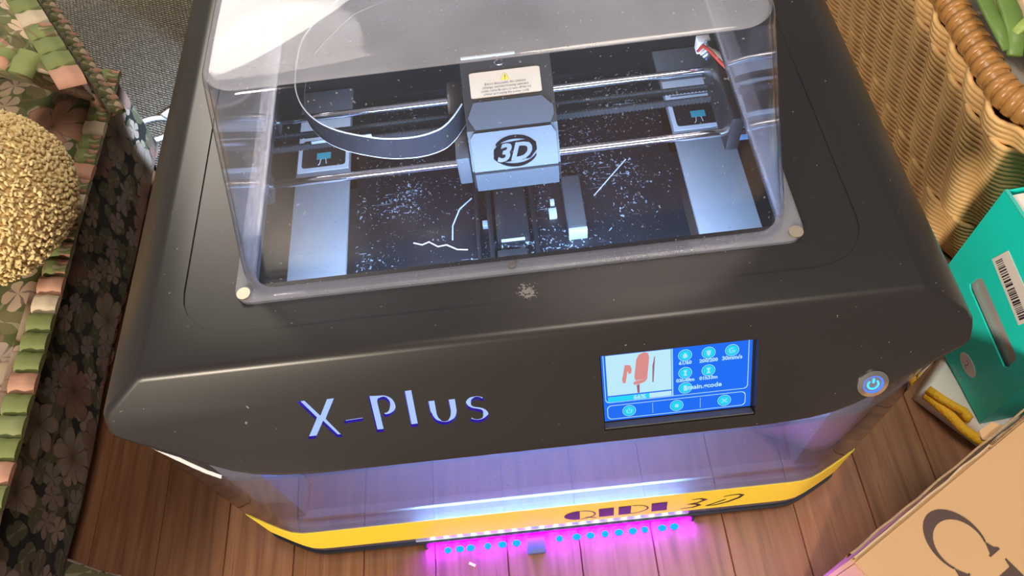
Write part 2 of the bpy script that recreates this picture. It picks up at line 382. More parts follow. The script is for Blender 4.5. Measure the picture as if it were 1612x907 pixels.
# ------------------------------------------------------------------ the printer
pr = thing('desktop_printer', 'big black 3D printer with clear domed lid standing on the wooden floor', '3D printer', (-.0065, .5, 0))
CX = -.0065
black = mat('black_metal', (.012, .012, .013), .45)
blackp = mat('black_plastic', (.02, .02, .022), .4)
hm = hood_mat()
P0 = Vector((0, .2769, .3825)); TT = Vector((0, -.5146, -.8574)); NN = Vector((0, -.8574, .5146))
def PP(x, s, d=0): return tuple(P0 + Vector((x, 0, 0)) + TT * s + NN * d)
half = [(.306, .3825), (.3125, .3818), (.345, .3585), (.351, .352), (.352, .346), (.352, .337), (.347, .332), (.321, .319), (.287, .302), (.265, .292), (.247, .2865), (.226, .283), (.19, .281)]
prof = [(CX + x, z) for x, z in half] + [(CX - x, z) for x, z in reversed(half)]
n = len(prof)
hv = [(x, .2769 - .6002 * (.3825 - z), z) for x, z in prof] + [(x, .78, z) for x, z in prof]
hf = [tuple(range(n)), tuple(range(2 * n - 1, n - 1, -1))] + [(i, (i + 1) % n, n + (i + 1) % n, n + i) for i in range(n)]
hme = bpy.data.meshes.new('hood'); hme.from_pydata(hv, [], hf)
bm = bmesh.new(); bm.from_mesh(hme); bmesh.ops.recalc_face_normals(bm, faces=bm.faces)
fe = [ed for ed in bm.edges if all(v.co.y < .3 for v in ed.verts) and abs(ed.verts[0].co.z - .3825) < .0002 and abs(ed.verts[1].co.z - .3825) < .0002]
oe = [ed for ed in bm.edges if all(v.co.y < .3 for v in ed.verts) and ed not in fe]
bmesh.ops.bevel(bm, geom=fe + oe, offset=.0055, segments=5, profile=.5, affect='EDGES', clamp_overlap=True)
bm.to_mesh(hme); bm.free()
# letters, cut into the front panel and lit from behind
LET = {}
def arc(cx, cy, rx, ry, a0, a1, k=10): return [(cx + rx * math.cos(math.radians(a0 + (a1 - a0) * i / k)), cy + ry * math.sin(math.radians(a0 + (a1 - a0) * i / k))) for i in range(k + 1)]
xc, yc = -.1838, .0592
LET['X'] = [(-.1982, .0400), (-.1922, .0396), (-.1828, .0560), (-.1738, .0405), (-.1680, .0405), (-.1793, .0598), (-.1690, .0796), (-.1742, .0796), (-.1832, .0640), (-.1920, .0783), (-.1985, .0783), (-.1874, .0600)]
LET['dash'] = [(-.1648, .0632), (-.1492, .0625), (-.1496, .0658), (-.1648, .0665)]
LET['P'] = ribbon_poly([(-.1375, .0790), (-.1375, .0450), (-.1310, .0448)] + arc(-.1300, .0535, .0072, .0088, -85, 92, 12) + [(-.1315, .0612)], [.0062] + [.0062, .0040] + [.0040] * 3 + [.0046] * 7 + [.0042] * 3 + [.003])
LET['l'] = [(-.1112, .0410), (-.1052, .0408), (-.1056, .0772), (-.1116, .0774)]
LET['u'] = ribbon_poly([(-.0912, .0534), (-.0912, .0665)] + arc(-.0828, .0672, .0080, .0098, 175, 5, 12) + [(-.0745, .0665), (-.0745, .0540)], [.0056, .0052] + [.0046] * 4 + [.0034] * 5 + [.0046] * 4 + [.0052, .0056])
LET['s'] = ribbon_poly(arc(-.0548, .0608, .0068, .0056, -30, -250, 12) + arc(-.0556, .0727, .0070, .0058, -70, 150, 12), [.0032] * 5 + [.0042] * 8 + [.0044] * 6 + [.0034] * 7)
lc = []
for k, p in LET.items(): lc.append(cutter(MB().prism(p, lambda a, b_, d: PP(a, b_, d), -.0042, .01)))
scr = cutter(MB().prism([(.0478, .0285), (.1738, .0285), (.1738, .1030), (.0478, .1030)], lambda a, b_, d: PP(a, b_, d), -.0095, .02))
cut = [cutter(MB().box(CX - .300, CX + .300, .285, .765, .15, .372)),
       cutter(MB().prism(rrect(-.290, .272, .3065, .75, .045), lambda a, b_, d: (a, b_, d), .3812, .45)),
       cutter(MB().prism(rrect(-.231, .211, .352, .705, .004, 2), lambda a, b_, d: (a, b_, d), .30, .45)), scr] + lc
hood = boolean(hme, cut); hood.materials.clear(); hood.materials.append(hm); finish(hood, 32)
hood_o = put('hood', hood, pr)
lm = emit('letter_light', (.36, .50, 1.0), 1.1); lv = emit('letter_spill_light', (.07, .02, .75), .8)
for k, p in LET.items():
    lo = MB().flat(p, PP, -.0040).put('backlit_letter', lm, hood_o)
    n2 = len(p); wv2 = [PP(a, b_, -.0039) for a, b_ in p] + [PP(a, b_, -.0002) for a, b_ in p]; ctr = Vector((sum(a for a, _ in p) / n2, sum(b_ for _, b_ in p) / n2))
    MB().add(wv2, [(i, (i + 1) % n2, n2 + (i + 1) % n2, n2 + i) for i in range(n2)]).put('letter_spill', lv, hood_o)  # violet spill on the recess sides, put in as glowing walls
# body panels
def prof_z(x):
    ax = abs(x - CX); pts = half[5:] + [(0, .281)]
    for (xa, za), (xb, zb) in zip(pts, pts[1:]):
        if xb <= ax <= xa: return za + (zb - za) * (xa - ax) / (xa - xb + 1e-9)
    return .281 if ax < .2 else .337
XL, XR, YF = CX - .3235, CX + .3235, .2172
bbox('side_panel', XL, XL + .010, .30, .77, .014, .318, black, pr)
bbox('side_panel', XR - .010, XR, .30, .77, .014, .318, black, pr)
bbox('back_panel', XL + .010, XR - .010, .755, .765, .014, .371, black, pr)
def ucurve(off, k=6, yb=.30):
    xo = .3295; L = [(xo, yb), (xo, .262), (xo, .252), (xo - .0008, .2475), (xo - .0035, .2440), (xo - .0080, .2412), (xo - .020, .2352), (xo - .034, .2283), (xo - .046, .2228), (xo - .056, .2192), (xo - .066, .2176), (xo - .078, YF)]
    pts = [(CX - x, y) for x, y in L] + [(CX + (-.2515 + .503 * i / 24), YF) for i in range(1, 24)] + [(CX + x, y) for x, y in reversed(L)]
    if not off: return pts
    out = []
    for i, p in enumerate(pts):
        d = Vector(pts[min(i + 1, len(pts) - 1)]) - Vector(pts[max(i - 1, 0)]); d.normalize()
        out.append((p[0] + d.y * off, p[1] - d.x * off))
    return out
MB().prism(ucurve(.002) + [(CX + .3295, .77), (CX - .3295, .77)], lambda a, b_, d: (a, b_, d), .0105, .0160).put('base_plate', black, pr, 30)
for x in (XL + .06, XR - .06):
    for y in (.30, .70):
        MB().prism(arc(x, y, .018, .018, 0, 345, 15), lambda a, b_, d: (a, b_, d), .0003, .0105).put('foot', blackp, pr)
def strip(path, z0, z1, th):
    """sheet following a plan path with thickness th inward; z1 may be a function of x"""
    n_ = len(path); v = []; f = []
    inner = ucurve(-th) if th else path
    for (x, y), (xi, yi) in zip(path, inner):
        a = z0(x) if callable(z0) else z0; c = z1(x) if callable(z1) else z1
        v += [(x, y, a), (x, y, c), (xi, yi, c), (xi, yi, a)]
    for i in range(n_ - 1):
        q = 4 * i
        for s_ in range(4): f.append((q + s_, q + (s_ + 1) % 4, q + 4 + (s_ + 1) % 4, q + 4 + s_))
    f += [(0, 3, 2, 1), (4 * (n_ - 1), 4 * (n_ - 1) + 1, 4 * (n_ - 1) + 2, 4 * (n_ - 1) + 3)]
    return MB().add(v, f)
door_m = clear('door_acrylic', 1.62, .05, .05, (.86, .87, .92), .015, 200, 1.3)
door = strip(ucurve(0), .0225, lambda x: prof_z(x) - .003, .003).put('front_door', door_m, pr, 30)
ym = mat('yellow_film', (.98, .76, .05), .4)
st_path = ucurve(.0007); st_in = ucurve(.0002)
v = []; f = []
for (x, y), (xi, yi) in zip(st_path, st_in): v += [(x, y, .0355), (x, y, .104), (xi, yi, .104), (xi, yi, .0355)]
for i in range(len(st_path) - 1):
    for s_ in range(4): f.append((4 * i + s_, 4 * i + (s_ + 1) % 4, 4 * i + 4 + (s_ + 1) % 4, 4 * i + 4 + s_))
yo = MB().add(v, f).put('yellow_stripe', ym, door, 30); fix_normals(yo.data)
yo['label'] = 'yellow stripe with dark printed lettering'
def DP(x, z, d=0): return (x, YF - .0010 - d, z)
ink = mat('dark_ink', (.03, .018, .03), .5)
lg = MB()
zc, zh = .0640, .0175
ell = arc(.025, zc, .0172, zh, 90, 270, 14); lg.flat(ell, lambda a, b_, d: DP(a, b_), 0)
lg.flat(ribbon_poly(arc(.025, zc, .0168, zh - .0012, 88, -88, 16), .0018), lambda a, b_, d: DP(a, b_), 0)
lg.flat([(.030, .054), (.034, .054), (.045, .047), (.042, .0465)], lambda a, b_, d: DP(a, b_), 0)
lg.flat([(.0465, .0485), (.0628, .0485), (.0618, .081), (.0455, .081)], lambda a, b_, d: DP(a, b_), 0)
lg.flat([(.068, .0485), (.0815, .0485), (.0805, .081), (.067, .081)], lambda a, b_, d: DP(a, b_), 0)
lg.flat(ribbon_poly(arc(.081, .0647, .0185, .0155, 88, -88, 16), .0018), lambda a, b_, d: DP(a, b_), 0)
lg.flat([(.1045, .0485), (.1215, .0485), (.1195, .081), (.1025, .081)], lambda a, b_, d: DP(a, b_), 0)
lg.flat(ribbon_poly([(.137, .047), (.150, .0475), (.157, .054), (.153, .060), (.146, .062), (.155, .066), (.161, .074), (.155, .080), (.146, .079)], [.0016, .003, .004, .004, .003, .003, .004, .003, .0016]), lambda a, b_, d: DP(a, b_), 0)
lg.flat(ribbon_poly([(.165, .048), (.176, .0485), (.188, .056), (.198, .068), (.2005, .077), (.196, .0815), (.186, .081), (.180, .078)], [.002, .003, .0036, .004, .0036, .003, .0022, .0016]), lambda a, b_, d: DP(a, b_), 0)
lg.flat(ribbon_poly([(.165, .048), (.181, .0635), (.184, .067)], [.002, .003, .002]), lambda a, b_, d: DP(a, b_), 0)
lg.put('printed_logo', ink, door)
# chamber behind the door
gm = mat('chamber_grey', (.30, .31, .34), .45, vary=.1)
MB().prism(ucurve(-.0072) + [(CX + .320, .752), (CX - .320, .752)], lambda a, b_, d: (a, b_, d), .0165, .0200).put('chamber_floor', gm, pr)
bbox('chamber_sill', XL + .012, XR - .012, .2540, .2640, .0205, .0300, mat('sill_grey', (.42, .43, .46), .5), pr)
pil = mat('leak_block_grey', (.24, .24, .27), .35)  # for added blocks that stop chamber light leaking past the door ends
bbox('leak_block', XL + .0045, XL + .040, .2580, .2995, .0205, .314, pil, pr, .003)
bbox('leak_block', XR - .040, XR - .0045, .2580, .2995, .0205, .314, pil, pr, .003)
d = bpy.data.lights.new('letter_board_lamp', 'AREA'); d.shape = 'RECTANGLE'; d.size = .34; d.size_y = .02; d.energy = .9; d.color = (.25, .16, 1)
o = bpy.data.objects.new('letter_board_lamp', d); COL.objects.link(o); o.location = (-.02, .262, .2800)
d = bpy.data.lights.new('door_strip_lamp', 'AREA'); d.shape = 'RECTANGLE'; d.size = .30; d.size_y = .004; d.energy = 1.5; d.color = (.32, .62, 1)
o = bpy.data.objects.new('door_strip_lamp', d); COL.objects.link(o); o.location = (-.008, .2242, .0250); o.rotation_euler = Vector((0, 1, -.12)).to_track_quat('-Z', 'Y').to_euler()
bar = bbox('light_bar', -.165, .150, .2174, .2235, .0162, .0180, mat('bar_grey', (.5, .52, .58), .5), pr)
lw = emit('white_led', (.62, .84, 1), 14)
for k in range(19):
    x = -.145 + k * .0158
    MB().box(x - .0022, x + .0022, .2184, .2202, .0181, .0215).put('led', lw, bar)
ib = bbox('light_bar', CX - .20, CX + .20, .318, .332, .352, .360, black, pr)
lw2 = emit('chamber_led', (.48, .72, 1), 60)
for k in range(20):
    x = CX - .19 + k * .02
    MB().box(x - .005, x + .005, .3325, .336, .350, .358).put('led', lw2, ib)
d = bpy.data.lights.new('chamber_strip_lamp', 'AREA'); d.shape = 'RECTANGLE'; d.size = .40; d.size_y = .010; d.energy = 3.4; d.color = (.38, .64, 1)
o = bpy.data.objects.new('chamber_strip_lamp', d); COL.objects.link(o); o.location = (CX, .340, .352); o.rotation_euler = Vector((0, .8, -.45)).to_track_quat('-Z', 'Y').to_euler()
d = bpy.data.lights.new('rear_leak_lamp', 'SPOT'); d.energy = 14; d.color = (.50, .68, 1); d.spot_size = .75; d.spot_blend = .25; d.shadow_soft_size = .01
o = bpy.data.objects.new('rear_leak_lamp', d); COL.objects.link(o); o.location = (-.345, .775, .20); o.rotation_euler = (Vector((-.64, .985, 0)) - Vector(o.location)).to_track_quat('-Z', 'Y').to_euler()
# decks and bed
deck = mat('deck_aluminium', (.42, .43, .46), .38, .35, vary=.06, vscale=60)
bbox('deck_strip', -.266, -.2005, .31, .752, .214, .220, deck, pr)
bbox('deck_strip', .1885, .2560, .31, .752, .214, .220, deck, pr)
bbox('print_bed', -.196, .184, .34, .740, .190, .200, bed_mat(), pr)
wl = mat('label_white', (.80, .79, .82), .5); cy_ = mat('label_cyan', (.05, .45, .50), .5)
for x0, x1, y0, y1 in ((-.2645, -.2020, .615, .700), (.1900, .2545, .612, .695)):
    lb = MB().box(x0, x1, y0, y1, .2201, .2206).put('warning_label', wl, pr)
    MB().flat(rrect(x0 + .005, x1 - .004, y0 + .006, y0 + .050, .004), lambda a, b_, d: (a, b_, d), .2209).put('label_picture', blackp, lb)
    xm = (x0 + x1) / 2
    MB().box(xm - .008, xm + .009, y0 + .018, y0 + .028, .2209, .2213).put('label_icon', cy_, lb)
    ch = MB()
    ch.tube([(xm - .003, y0 + .018, .2212), (xm - .004, y0 + .011, .2212), (xm - .006, y0 + .009, .2212)], .0005, 5).tube([(xm + .003, y0 + .018, .2212), (xm + .004, y0 + .010, .2212)], .0005, 5)
    ch.put('label_lead', wl, lb)
    MB().box(x0 + .006, x1 - .006, y0 + .055, y0 + .056, .2209, .2211).put('label_rule', ink, lb)
    lettering('label_text', 'belts on', .012, lambda a, b_, X=x0, Y=y0: (X + .016 + a, Y + .062 + b_, .2210), ink, lb)
# rods and belts
chrome = metal_mat('polished_rod', (.86, .88, .92), .13)
for y, z in ((.522, .310), (.6127, .310)):
    MB().tube([(-.278, y, z), (.262, y, z)], .0042, 14).put('guide_rod', chrome, pr, 60)
belt = mat('belt_rubber', (.03, .03, .033), .55)
for y in (.590, .573):
    bb = MB().box(-.262, .235, y - .0009, y + .0009, .304, .312)
    tb = bb.put('drive_belt', belt, pr)
    te = MB()
    for k in range(120): te.box(-.255 + k * .004, -.2532 + k * .004, y - .0019, y - .0009, .304, .312)
    te.put('belt_teeth', belt, tb)['kind'] = 'stuff'
bbox('belt_tag', -.215, -.150, .5695, .5710, .3135, .3175, mat('tag_light', (.5, .5, .6), .5), pr, .0004)
ll = mat('rod_block', (.015, .015, .017), .35)
for y in (.522, .6127):
    bbox('rod_holder', -.275, -.256, y - .014, y + .014, .296, .324, ll, pr, .002)
bbox('rod_holder', .236, .262, .596, .630, .296, .322, ll, pr, .002)
mo = bbox('belt_motor', .2265, .256, .5275, .550, .286, .338, mat('motor_blue_lit', (.16, .28, .45), .3, .4), pr, .004)  # bluish light on the motor is put into its colour
bbox('motor_cap', .2290, .2545, .5505, .5600, .290, .330, mat('cap_black', (.02, .02, .024), .35), mo, .002)
bbox('carriage_bracket', .212, .226, .505, .620, .300, .346, ll, pr, .003)
for i, (cc, off) in enumerate((((.6, .05, .03), 0), ((.7, .65, .58), .005), ((.65, .63, .6), .009), ((.1, .16, .5), .013))):
    pts = [(.206 + off * .5, .622 - off, .330), (.207 + off, .612 - off, .346), (.211 + off, .598 - off, .350), (.217 + off * .6, .582, .350), (.226, .566, .347), (.236, .545, .338)]
    MB().tube(pts, .0018, 6).put('wire', mat('wire_%d' % i, cc, .4), pr, 60)
bbox('wire_plug', .2045, .2185, .6215, .6330, .326, .342, wl, pr, .001)
# print head
hd = MB(); PX0, PX1 = -.0455, .0440
hp = [(.5855, .3860), (.547, .3672), (.5235, .3525), (.5030, .3165), (.5030, .290), (.575, .288), (.606, .31), (.606, .386)]
hd.prism(hp, lambda a, b_, d: (d, a, b_), PX0, PX1)
head = hd.put('print_head', blackp, pr); fix_normals(head.data)
cov = mat('cover_grey', (.075, .08, .09), .5, .0)
def facet(name, ya, za, yb, zb, poly, th, mt, parent, lift=0):
    """plate on the plane running down from (ya,za) to (yb,zb); poly in (x, t 0..1)"""
    A = Vector((0, ya, za)); B = Vector((0, yb, zb)); t = B - A; nn = Vector((0, -(za - zb), (ya - yb))).normalized()
    nn = Vector((0, -abs(nn.y), abs(nn.z)))
    fn = lambda a, b_, d: tuple(A + Vector((a, 0, 0)) + t * b_ + nn * (d + lift))
    o = MB().prism(poly, fn, 0, th).put(name, mt, parent); fix_normals(o.data); return o, fn
XA, XB = -.0430, .0415
facet('head_cover', .5465, .3669, .5233, .3522, [(XA + .007, .02), (XB - .010, .02), (XB, .42), (XB, .70), (XB - .004, .97), (XA + .006, .97), (XA, .55)], .0035, cov, head)
o_, lf = facet('head_cover', .5235, .3520, .5030, .3162, [(XA + .004, .03), (XB - .004, .03), (XB, .2), (XB, 1), (XA, 1), (XA, .16)], .0035, cov, head)
facet('head_cover', .5010, .3160, .5010, .2905, [(XA, 0), (XB, 0), (XB, 1), (XA, 1)], .0028, cov, head)
lb_m = mat('logo_black', (.004, .004, .005), .8, 0, .05)
d0 = .0038
lg = MB(); xm, tm = .0, .56
def EL(a, k=1.): return (xm + .0225 * k * math.cos(math.radians(a)), tm - .40 * k * math.sin(math.radians(a)))
lg.flat([EL(a) for a in range(20, 151, 8)] + [EL(a, .90) if 0 else (xm + .0215 * math.cos(math.radians(a)), tm - .30 * math.sin(math.radians(a))) for a in range(150, 19, -8)], lf, d0)
lg.flat([EL(a) for a in range(200, 341, 8)] + [(xm + .0215 * math.cos(math.radians(a)), tm - .31 * math.sin(math.radians(a))) for a in range(340, 199, -8)], lf, d0)
lg.flat([(xm - .0215, tm - .08), (xm - .015, tm - .22), (xm + .012, tm - .26), (xm + .021, tm - .18), (xm + .0215, tm + .02), (xm + .014, tm + .22), (xm - .004, tm + .25), (xm - .018, tm + .26), (xm - .0225, tm + .15)], lf, d0)
lg.put('logo_emblem', lb_m, head)
v, f = text_mesh('3D', .0235, shear=.32, bold=.0008, align='CENTER')
put('logo_numeral', mesh('logo_numeral', [lf(xm + a * 1.15 - .003, tm + .22 - b_ / .0413 * 1.05, d0 + .0003) for a, b_ in v], f, cov), head)
cream = mat('label_cream', (.66, .50, .33), .55)
def SL(a, t, d=0):   # label plane: a along x 0..1, t 0..1 down
    A = Vector((-.0375, .5735, .3803)); B = Vector((-.0375, .5500, .3688)); nn = Vector((0, -.44, .898))
    return tuple(A + Vector((.0700 * a, 0, 0)) + (B - A) * t + nn * (.0006 + d))
lab = MB().prism(rrect(0, 1, 0, 1, .06), lambda a, b_, d: SL(a, b_, d), 0, .0005).put('warning_label', cream, head); fix_normals(lab.data)
MB().flat([(.435, .40), (.565, .40), (.50, .12)], lambda a, b_, d: SL(a, b_, .0008), 0).put('warning_triangle', mat('warn_yellow', (.75, .55, .05), .5), lab)
lettering('warning_mark', '!', .0062, lambda a, b_: SL(.49 + a / .07, .38 - b_ / .0262, .0010), ink, lab)
for k, tx in enumerate(('Before disassemble the extruder', '(Change extruder/cleaning extruder/', 'nozzle cable, Be sure to turn off the 3d', 'printer and unplug the power cord)')):
    lettering('warning_text', tx, .0031, lambda a, b_, K=k: SL(.5 + a / .07, .54 + K * .13 - b_ / .0262, .0010), ink, lab, align='CENTER', res=1)
bbox('head_lip', -.044, .010, .5870, .5895, .3862, .3892, mat('lip_grey', (.6, .6, .58), .4), head, .0008)
rgm = MB(); rgm.tube([(-.0065 + .0046 * math.cos(t / 12 * 1.7 * PI + .5), .5805 + .0036 * math.sin(t / 12 * 1.7 * PI + .5), .3846) for t in range(13)], .0006, 6)
rgm.put('spring_clip', chrome, head, 60)
bbox('head_side_duct', -.0600, -.0465, .505, .548, .296, .335, cov, head, .002)
bbox('head_clamp', -.064, -.0465, .552, .600, .296, .350, ll, head, .002)
# ribbon cable: a flat loop on edge
rb = [(-.0475, .5480), (-.054, .5330), (-.062, .5210), (-.0713, .5136), (-.086, .5090), (-.1022, .5080), (-.124, .5105), (-.1454, .5175), (-.166, .5265), (-.1836, .5380), (-.198, .5530), (-.2078, .5690), (-.2135, .586), (-.2152, .6030), (-.2140, .627), (-.2096, .6497), (-.199, .667), (-.1837, .6804), (-.160, .697), (-.1356, .7104 - .012), (-.095, .702), (-.05, .700)]
rt_z0 = [.366, .369, .370, .370, .370, .370, .370, .370, .370, .370, .370, .371, .372, .374, .377, .381, .385, .390, .398, .406, .416, .424]
def cat(P, k=4):
    out = []
    for i in range(len(P) - 1):
        p0, p1, p2, p3 = (Vector(P[max(i - 1, 0)]), Vector(P[i]), Vector(P[i + 1]), Vector(P[min(i + 2, len(P) - 1)]))
        for j in range(k):
            t = j / k; out.append(.5 * ((2 * p1) + (p2 - p0) * t + (2 * p0 - 5 * p1 + 4 * p2 - p3) * t * t + (3 * p1 - p0 - 3 * p2 + p3) * t ** 3))
    return out + [Vector(P[-1])]
cr = cat([(x, y, z) for (x, y), z in zip(rb, rt_z0)]); rb = [(p.x, p.y) for p in cr]; rt_z = [p.z for p in cr]
v = []; f = []
for i, (x, y) in enumerate(rb):
    d = Vector(rb[min(i + 1, len(rb) - 1)]) - Vector(rb[max(i - 1, 0)]); d.normalize(); px, py = -d.y * .0006, d.x * .0006
    zt = rt_z[i]; wd = .027
    v += [(x + px, y + py, zt), (x - px, y - py, zt), (x - px, y - py, zt - wd), (x + px, y + py, zt - wd)]
    if i:
        for s_ in range(4): f.append((4 * i - 4 + s_, 4 * i - 4 + (s_ + 1) % 4, 4 * i + (s_ + 1) % 4, 4 * i + s_))
rc = MB().add(v, f).put('ribbon_cable', mat('ribbon_grey', (.022, .024, .03), .3), pr, 60); fix_normals(rc.data)
em = mat('ribbon_edge_pale', (.75, .78, .82), .25)
for dz in (.0005, -.0275):
    MB().tube([(x, y, z + dz) for (x, y), z in zip(rb, rt_z)], .0008, 6).put('ribbon_edge', em, rc, 60)
# fittings standing on the bed
bm_ = mat('fitting_black', (.014, .014, .016), .35); wt = mat('fitting_white', (.5, .55, .6), .4)
ch = bbox('feed_channel', -.0545, -.0500, .44, .584, .2003, .2150, bm_, pr, .001)
bbox('feed_channel', .0095, .0145, .44, .574, .2003, .2150, bm_, pr, .001)
bbox('feed_channel', -.0405, -.0350, .44, .576, .2003, .2150, bm_, pr, .001)
tr = bbox('feed_tray', -.0330, .0062, .490, .576, .2003, .2080, mat('tray_black', (.022, .022, .025), .3), pr, .003)
bbox('tray_lip', -.0270, -.0005, .4880, .4915, .2085, .2105, wt, tr, .0005)
bbox('feed_block', -.0335, .0010, .445, .478, .2003, .2100, mat('block_dark', (.03, .03, .033), .4), pr, .002)
lvr = bbox('lever_block', .0485, .0700, .492, .566, .2003, .2180, mat('lever_grey', (.07, .07, .075), .35), pr, .002)
bbox('lever_tip', .0488, .0697, .4865, .4916, .2003, .2170, wt, lvr, .0006)
for x, y, s_ in ((.0300, .518, .009), (.0330, .536, .005), (-.047, .515, .006)):
    bbox('wire_plug', x, x + s_, y, y + s_ * 1.3, .2003, .2075, wt, pr, .0006)
MB().tube([(.056, .574, .2003), (.056, .574, .2080)], .0026, 10).put('screw', chrome, pr, 40)

# clear dome
dm = clear('dome_acrylic', 1.5, .016, .30, (.95, .95, .985), .06)
dxc = -.0115
rings = [(.2245, .336, .700, .024, .3816), (.2240, .3365, .700, .024, .3855), (.2225, .3375, .699, .024, .400), (.1905, .3745, .664, .026, .5610), (.1895, .3755, .663, .026, .5655), (.1870, .3780, .660, .024, .5686), (.1835, .3815, .656, .021, .5698)]
v = []; f = []; seg = 6
for hwid, y0, y1, r, z in rings: v += [(a, b_, z) for a, b_ in rrect(dxc - hwid, dxc + hwid, y0, y1, r, seg)]
M = 4 * (seg + 1)
for i in range(len(rings) - 1):
    for k in range(M): f.append((i * M + k, i * M + (k + 1) % M, (i + 1) * M + (k + 1) % M, (i + 1) * M + k))
f.append(tuple((len(rings) - 1) * M + k for k in range(M)))
dome = MB().add(v, f).put('dome_lid', dm, pr, 50); fix_normals(dome.data)
sd = dome.modifiers.new('thickness', 'SOLIDIFY'); sd.thickness = .0028; sd.offset = -1
# flange frame round the dome foot
o1 = rrect(-.2445, .2260, .3330, .7100, .014, seg); i1 = rrect(-.2300, .2090, .3455, .695, .020, seg)
v = [(a, b_, .3813) for a, b_ in o1] + [(a, b_, .3845) for a, b_ in o1] + [(a, b_, .3845) for a, b_ in i1] + [(a, b_, .3813) for a, b_ in i1]
f = []
for r_ in range(4):
    for k in range(M): f.append((r_ * M + k, r_ * M + (k + 1) % M, ((r_ + 1) % 4) * M + (k + 1) % M, ((r_ + 1) % 4) * M + k))
fl = MB().add(v, f).put('lid_flange', MATS['dome_acrylic'], dome); fix_normals(fl.data)
brass = metal_mat('magnet_metal', (.62, .56, .46), .45)
for x, y in ((-.2365, .3415), (.2185, .3405)):
    MB().tube([(x, y, .3846), (x, y, .3866)], .0058, 16).put('corner_magnet', brass, dome, 40)
MB().tube([(-.0135, .3405, .3846), (-.0135, .3405, .3858)], .0036, 12).put('screw', metal_mat('dull_screw', (.35, .31, .27), .4), dome, 40)

# touch screen in its recess
sp = thing and bbox  # (helpers only)
def SC(a, b_, d=0): return PP(.0495 + .1228 * a, .0345 + .0655 * b_, -.0088 + d)
E = lambda n_, c_, s_=1.0: emit(n_, c_, s_)
e_blue = E('screen_blue', (.018, .155, .90), .95); e_line = E('screen_line', (.42, .72, 1), 1.0); e_pale = E('screen_pale', (.50, .80, .92), .95); e_cyan = E('screen_cyan', (.02, .60, .85), 1.05)
e_deep = E('screen_deep', (.01, .06, .42), 1); e_pink = E('screen_pink', (.72, .28, .27), .9); e_pinkd = E('screen_pink_edge', (.35, .13, .2), .9); e_ice = E('screen_ice', (.30, .85, .95), 1)
ts = MB().prism([(0, 0), (1, 0), (1, 1), (0, 1)], SC, -.0004, 0).put('touchscreen', e_blue, hood_o); fix_normals(ts.data)
# put screen as its own part of the printer with the drawing as sub-parts
ts.parent = pr; ts.location = -ORG[pr.name]
ORG[ts.name] = Vector((0, 0, 0))
AS = .1228 / .0655
def circ(a, b_, r, k=24): return [(a + r * math.cos(2 * PI * i / k), b_ + r * AS * math.sin(2 * PI * i / k)) for i in range(k)]
def sflat(name, poly, mt_, lift): return MB().flat(poly, lambda a, b_, d: SC(a, b_, d), lift).put(name, mt_, ts)
def outline(name, poly, wd, mt_, lift):
    v = []; f = []; n_ = len(poly); cx_ = sum(p[0] for p in poly) / n_; cy_2 = sum(p[1] for p in poly) / n_
    for a, b_ in poly:
        v.append(SC(a, b_, lift)); sx = 1 if a < cx_ else -1; sy = 1 if b_ < cy_2 else -1
        v.append(SC(a + sx * wd, b_ + sy * wd * AS, lift))
    for i in range(n_): j = (i + 1) % n_; f.append((2 * i, 2 * j, 2 * j + 1, 2 * i + 1))
    return MB().add(v, f).put(name, mt_, ts)
def srr(x0, x1, y0, y1, r):
    return [(a, b_ * AS) for a, b_ in rrect(x0, x1, y0 / AS, y1 / AS, r, 5)]
outline('screen_frame', srr(.012, .978, -.12, .715, .028), .005, e_line, .0002)
outline('screen_frame', srr(.020, .965, .755, .975, .030), .005, e_line, .0002)
sflat('screen_preview', [(.030, .0), (.462, .0), (.462, .605), (.030, .605)], e_pale, .0002)
sflat('screen_rule', [(.466, .0), (.474, .0), (.474, .715), (.466, .715)], e_line, .0002)
sflat('progress_track', [(.030, .625), (.462, .625), (.462, .70), (.030, .70)], e_pale, .0002)
sflat('progress_bar', [(.030, .625), (.312, .625), (.312, .70), (.030, .70)], e_cyan, .0003)
for x in (.33, .655): sflat('screen_divider', [(x, .785), (x + .003, .785), (x + .003, .945), (x, .945)], e_line, .0002)
# preview drawing: the model being printed
sflat('preview_model', [(.232, .10), (.250, .03), (.285, .0), (.312, .02), (.318, .08), (.300, .40), (.222, .41), (.215, .36)], e_pink, .0004)
sflat('preview_model', [(.215, .42), (.300, .40), (.285, .44), (.240, .47), (.212, .47), (.205, .45)], e_pink, .0004)
sflat('preview_model', [(.228, .48), (.248, .47), (.246, .60), (.232, .60)], e_pinkd, .0004)
sflat('preview_model', [(.155, .16), (.190, .17), (.200, .23), (.195, .29), (.178, .30), (.172, .25), (.155, .43), (.138, .43), (.132, .38)], e_pink, .0004)
sflat('preview_model', [(.352, .08), (.357, .08), (.342, .46), (.334, .46), (.338, .22)], e_pinkd, .0004)
def s_text(body, a, b_, size, mt_=e_line, bold=.0002):
    lettering('screen_text', body, size, lambda x, y: SC(a + x / .1228, b_ - y / .0655, .0006), mt_, ts, align='CENTER', res=2, bold=bold)
for a, b_ in ((.555, .115), (.710, .115), (.865, .115), (.555, .375), (.710, .375), (.555, .605), (.170, .865), (.495, .865), (.820, .865)):
    sflat('screen_icon', circ(a, b_, .046), e_ice, .0003); sflat('screen_icon', circ(a, b_, .041), e_deep, .00035); sflat('screen_icon', circ(a, b_, .038), e_cyan, .0004)
def glyph(poly): sflat('icon_symbol', poly, e_line, .0006)
def tri(a, b_, r): return [(a, b_ - r * AS), (a + r, b_ + r * AS * .8), (a - r, b_ + r * AS * .8)]
glyph([(.555, .07), (.572, .12), (.565, .15), (.545, .15), (.538, .12)])
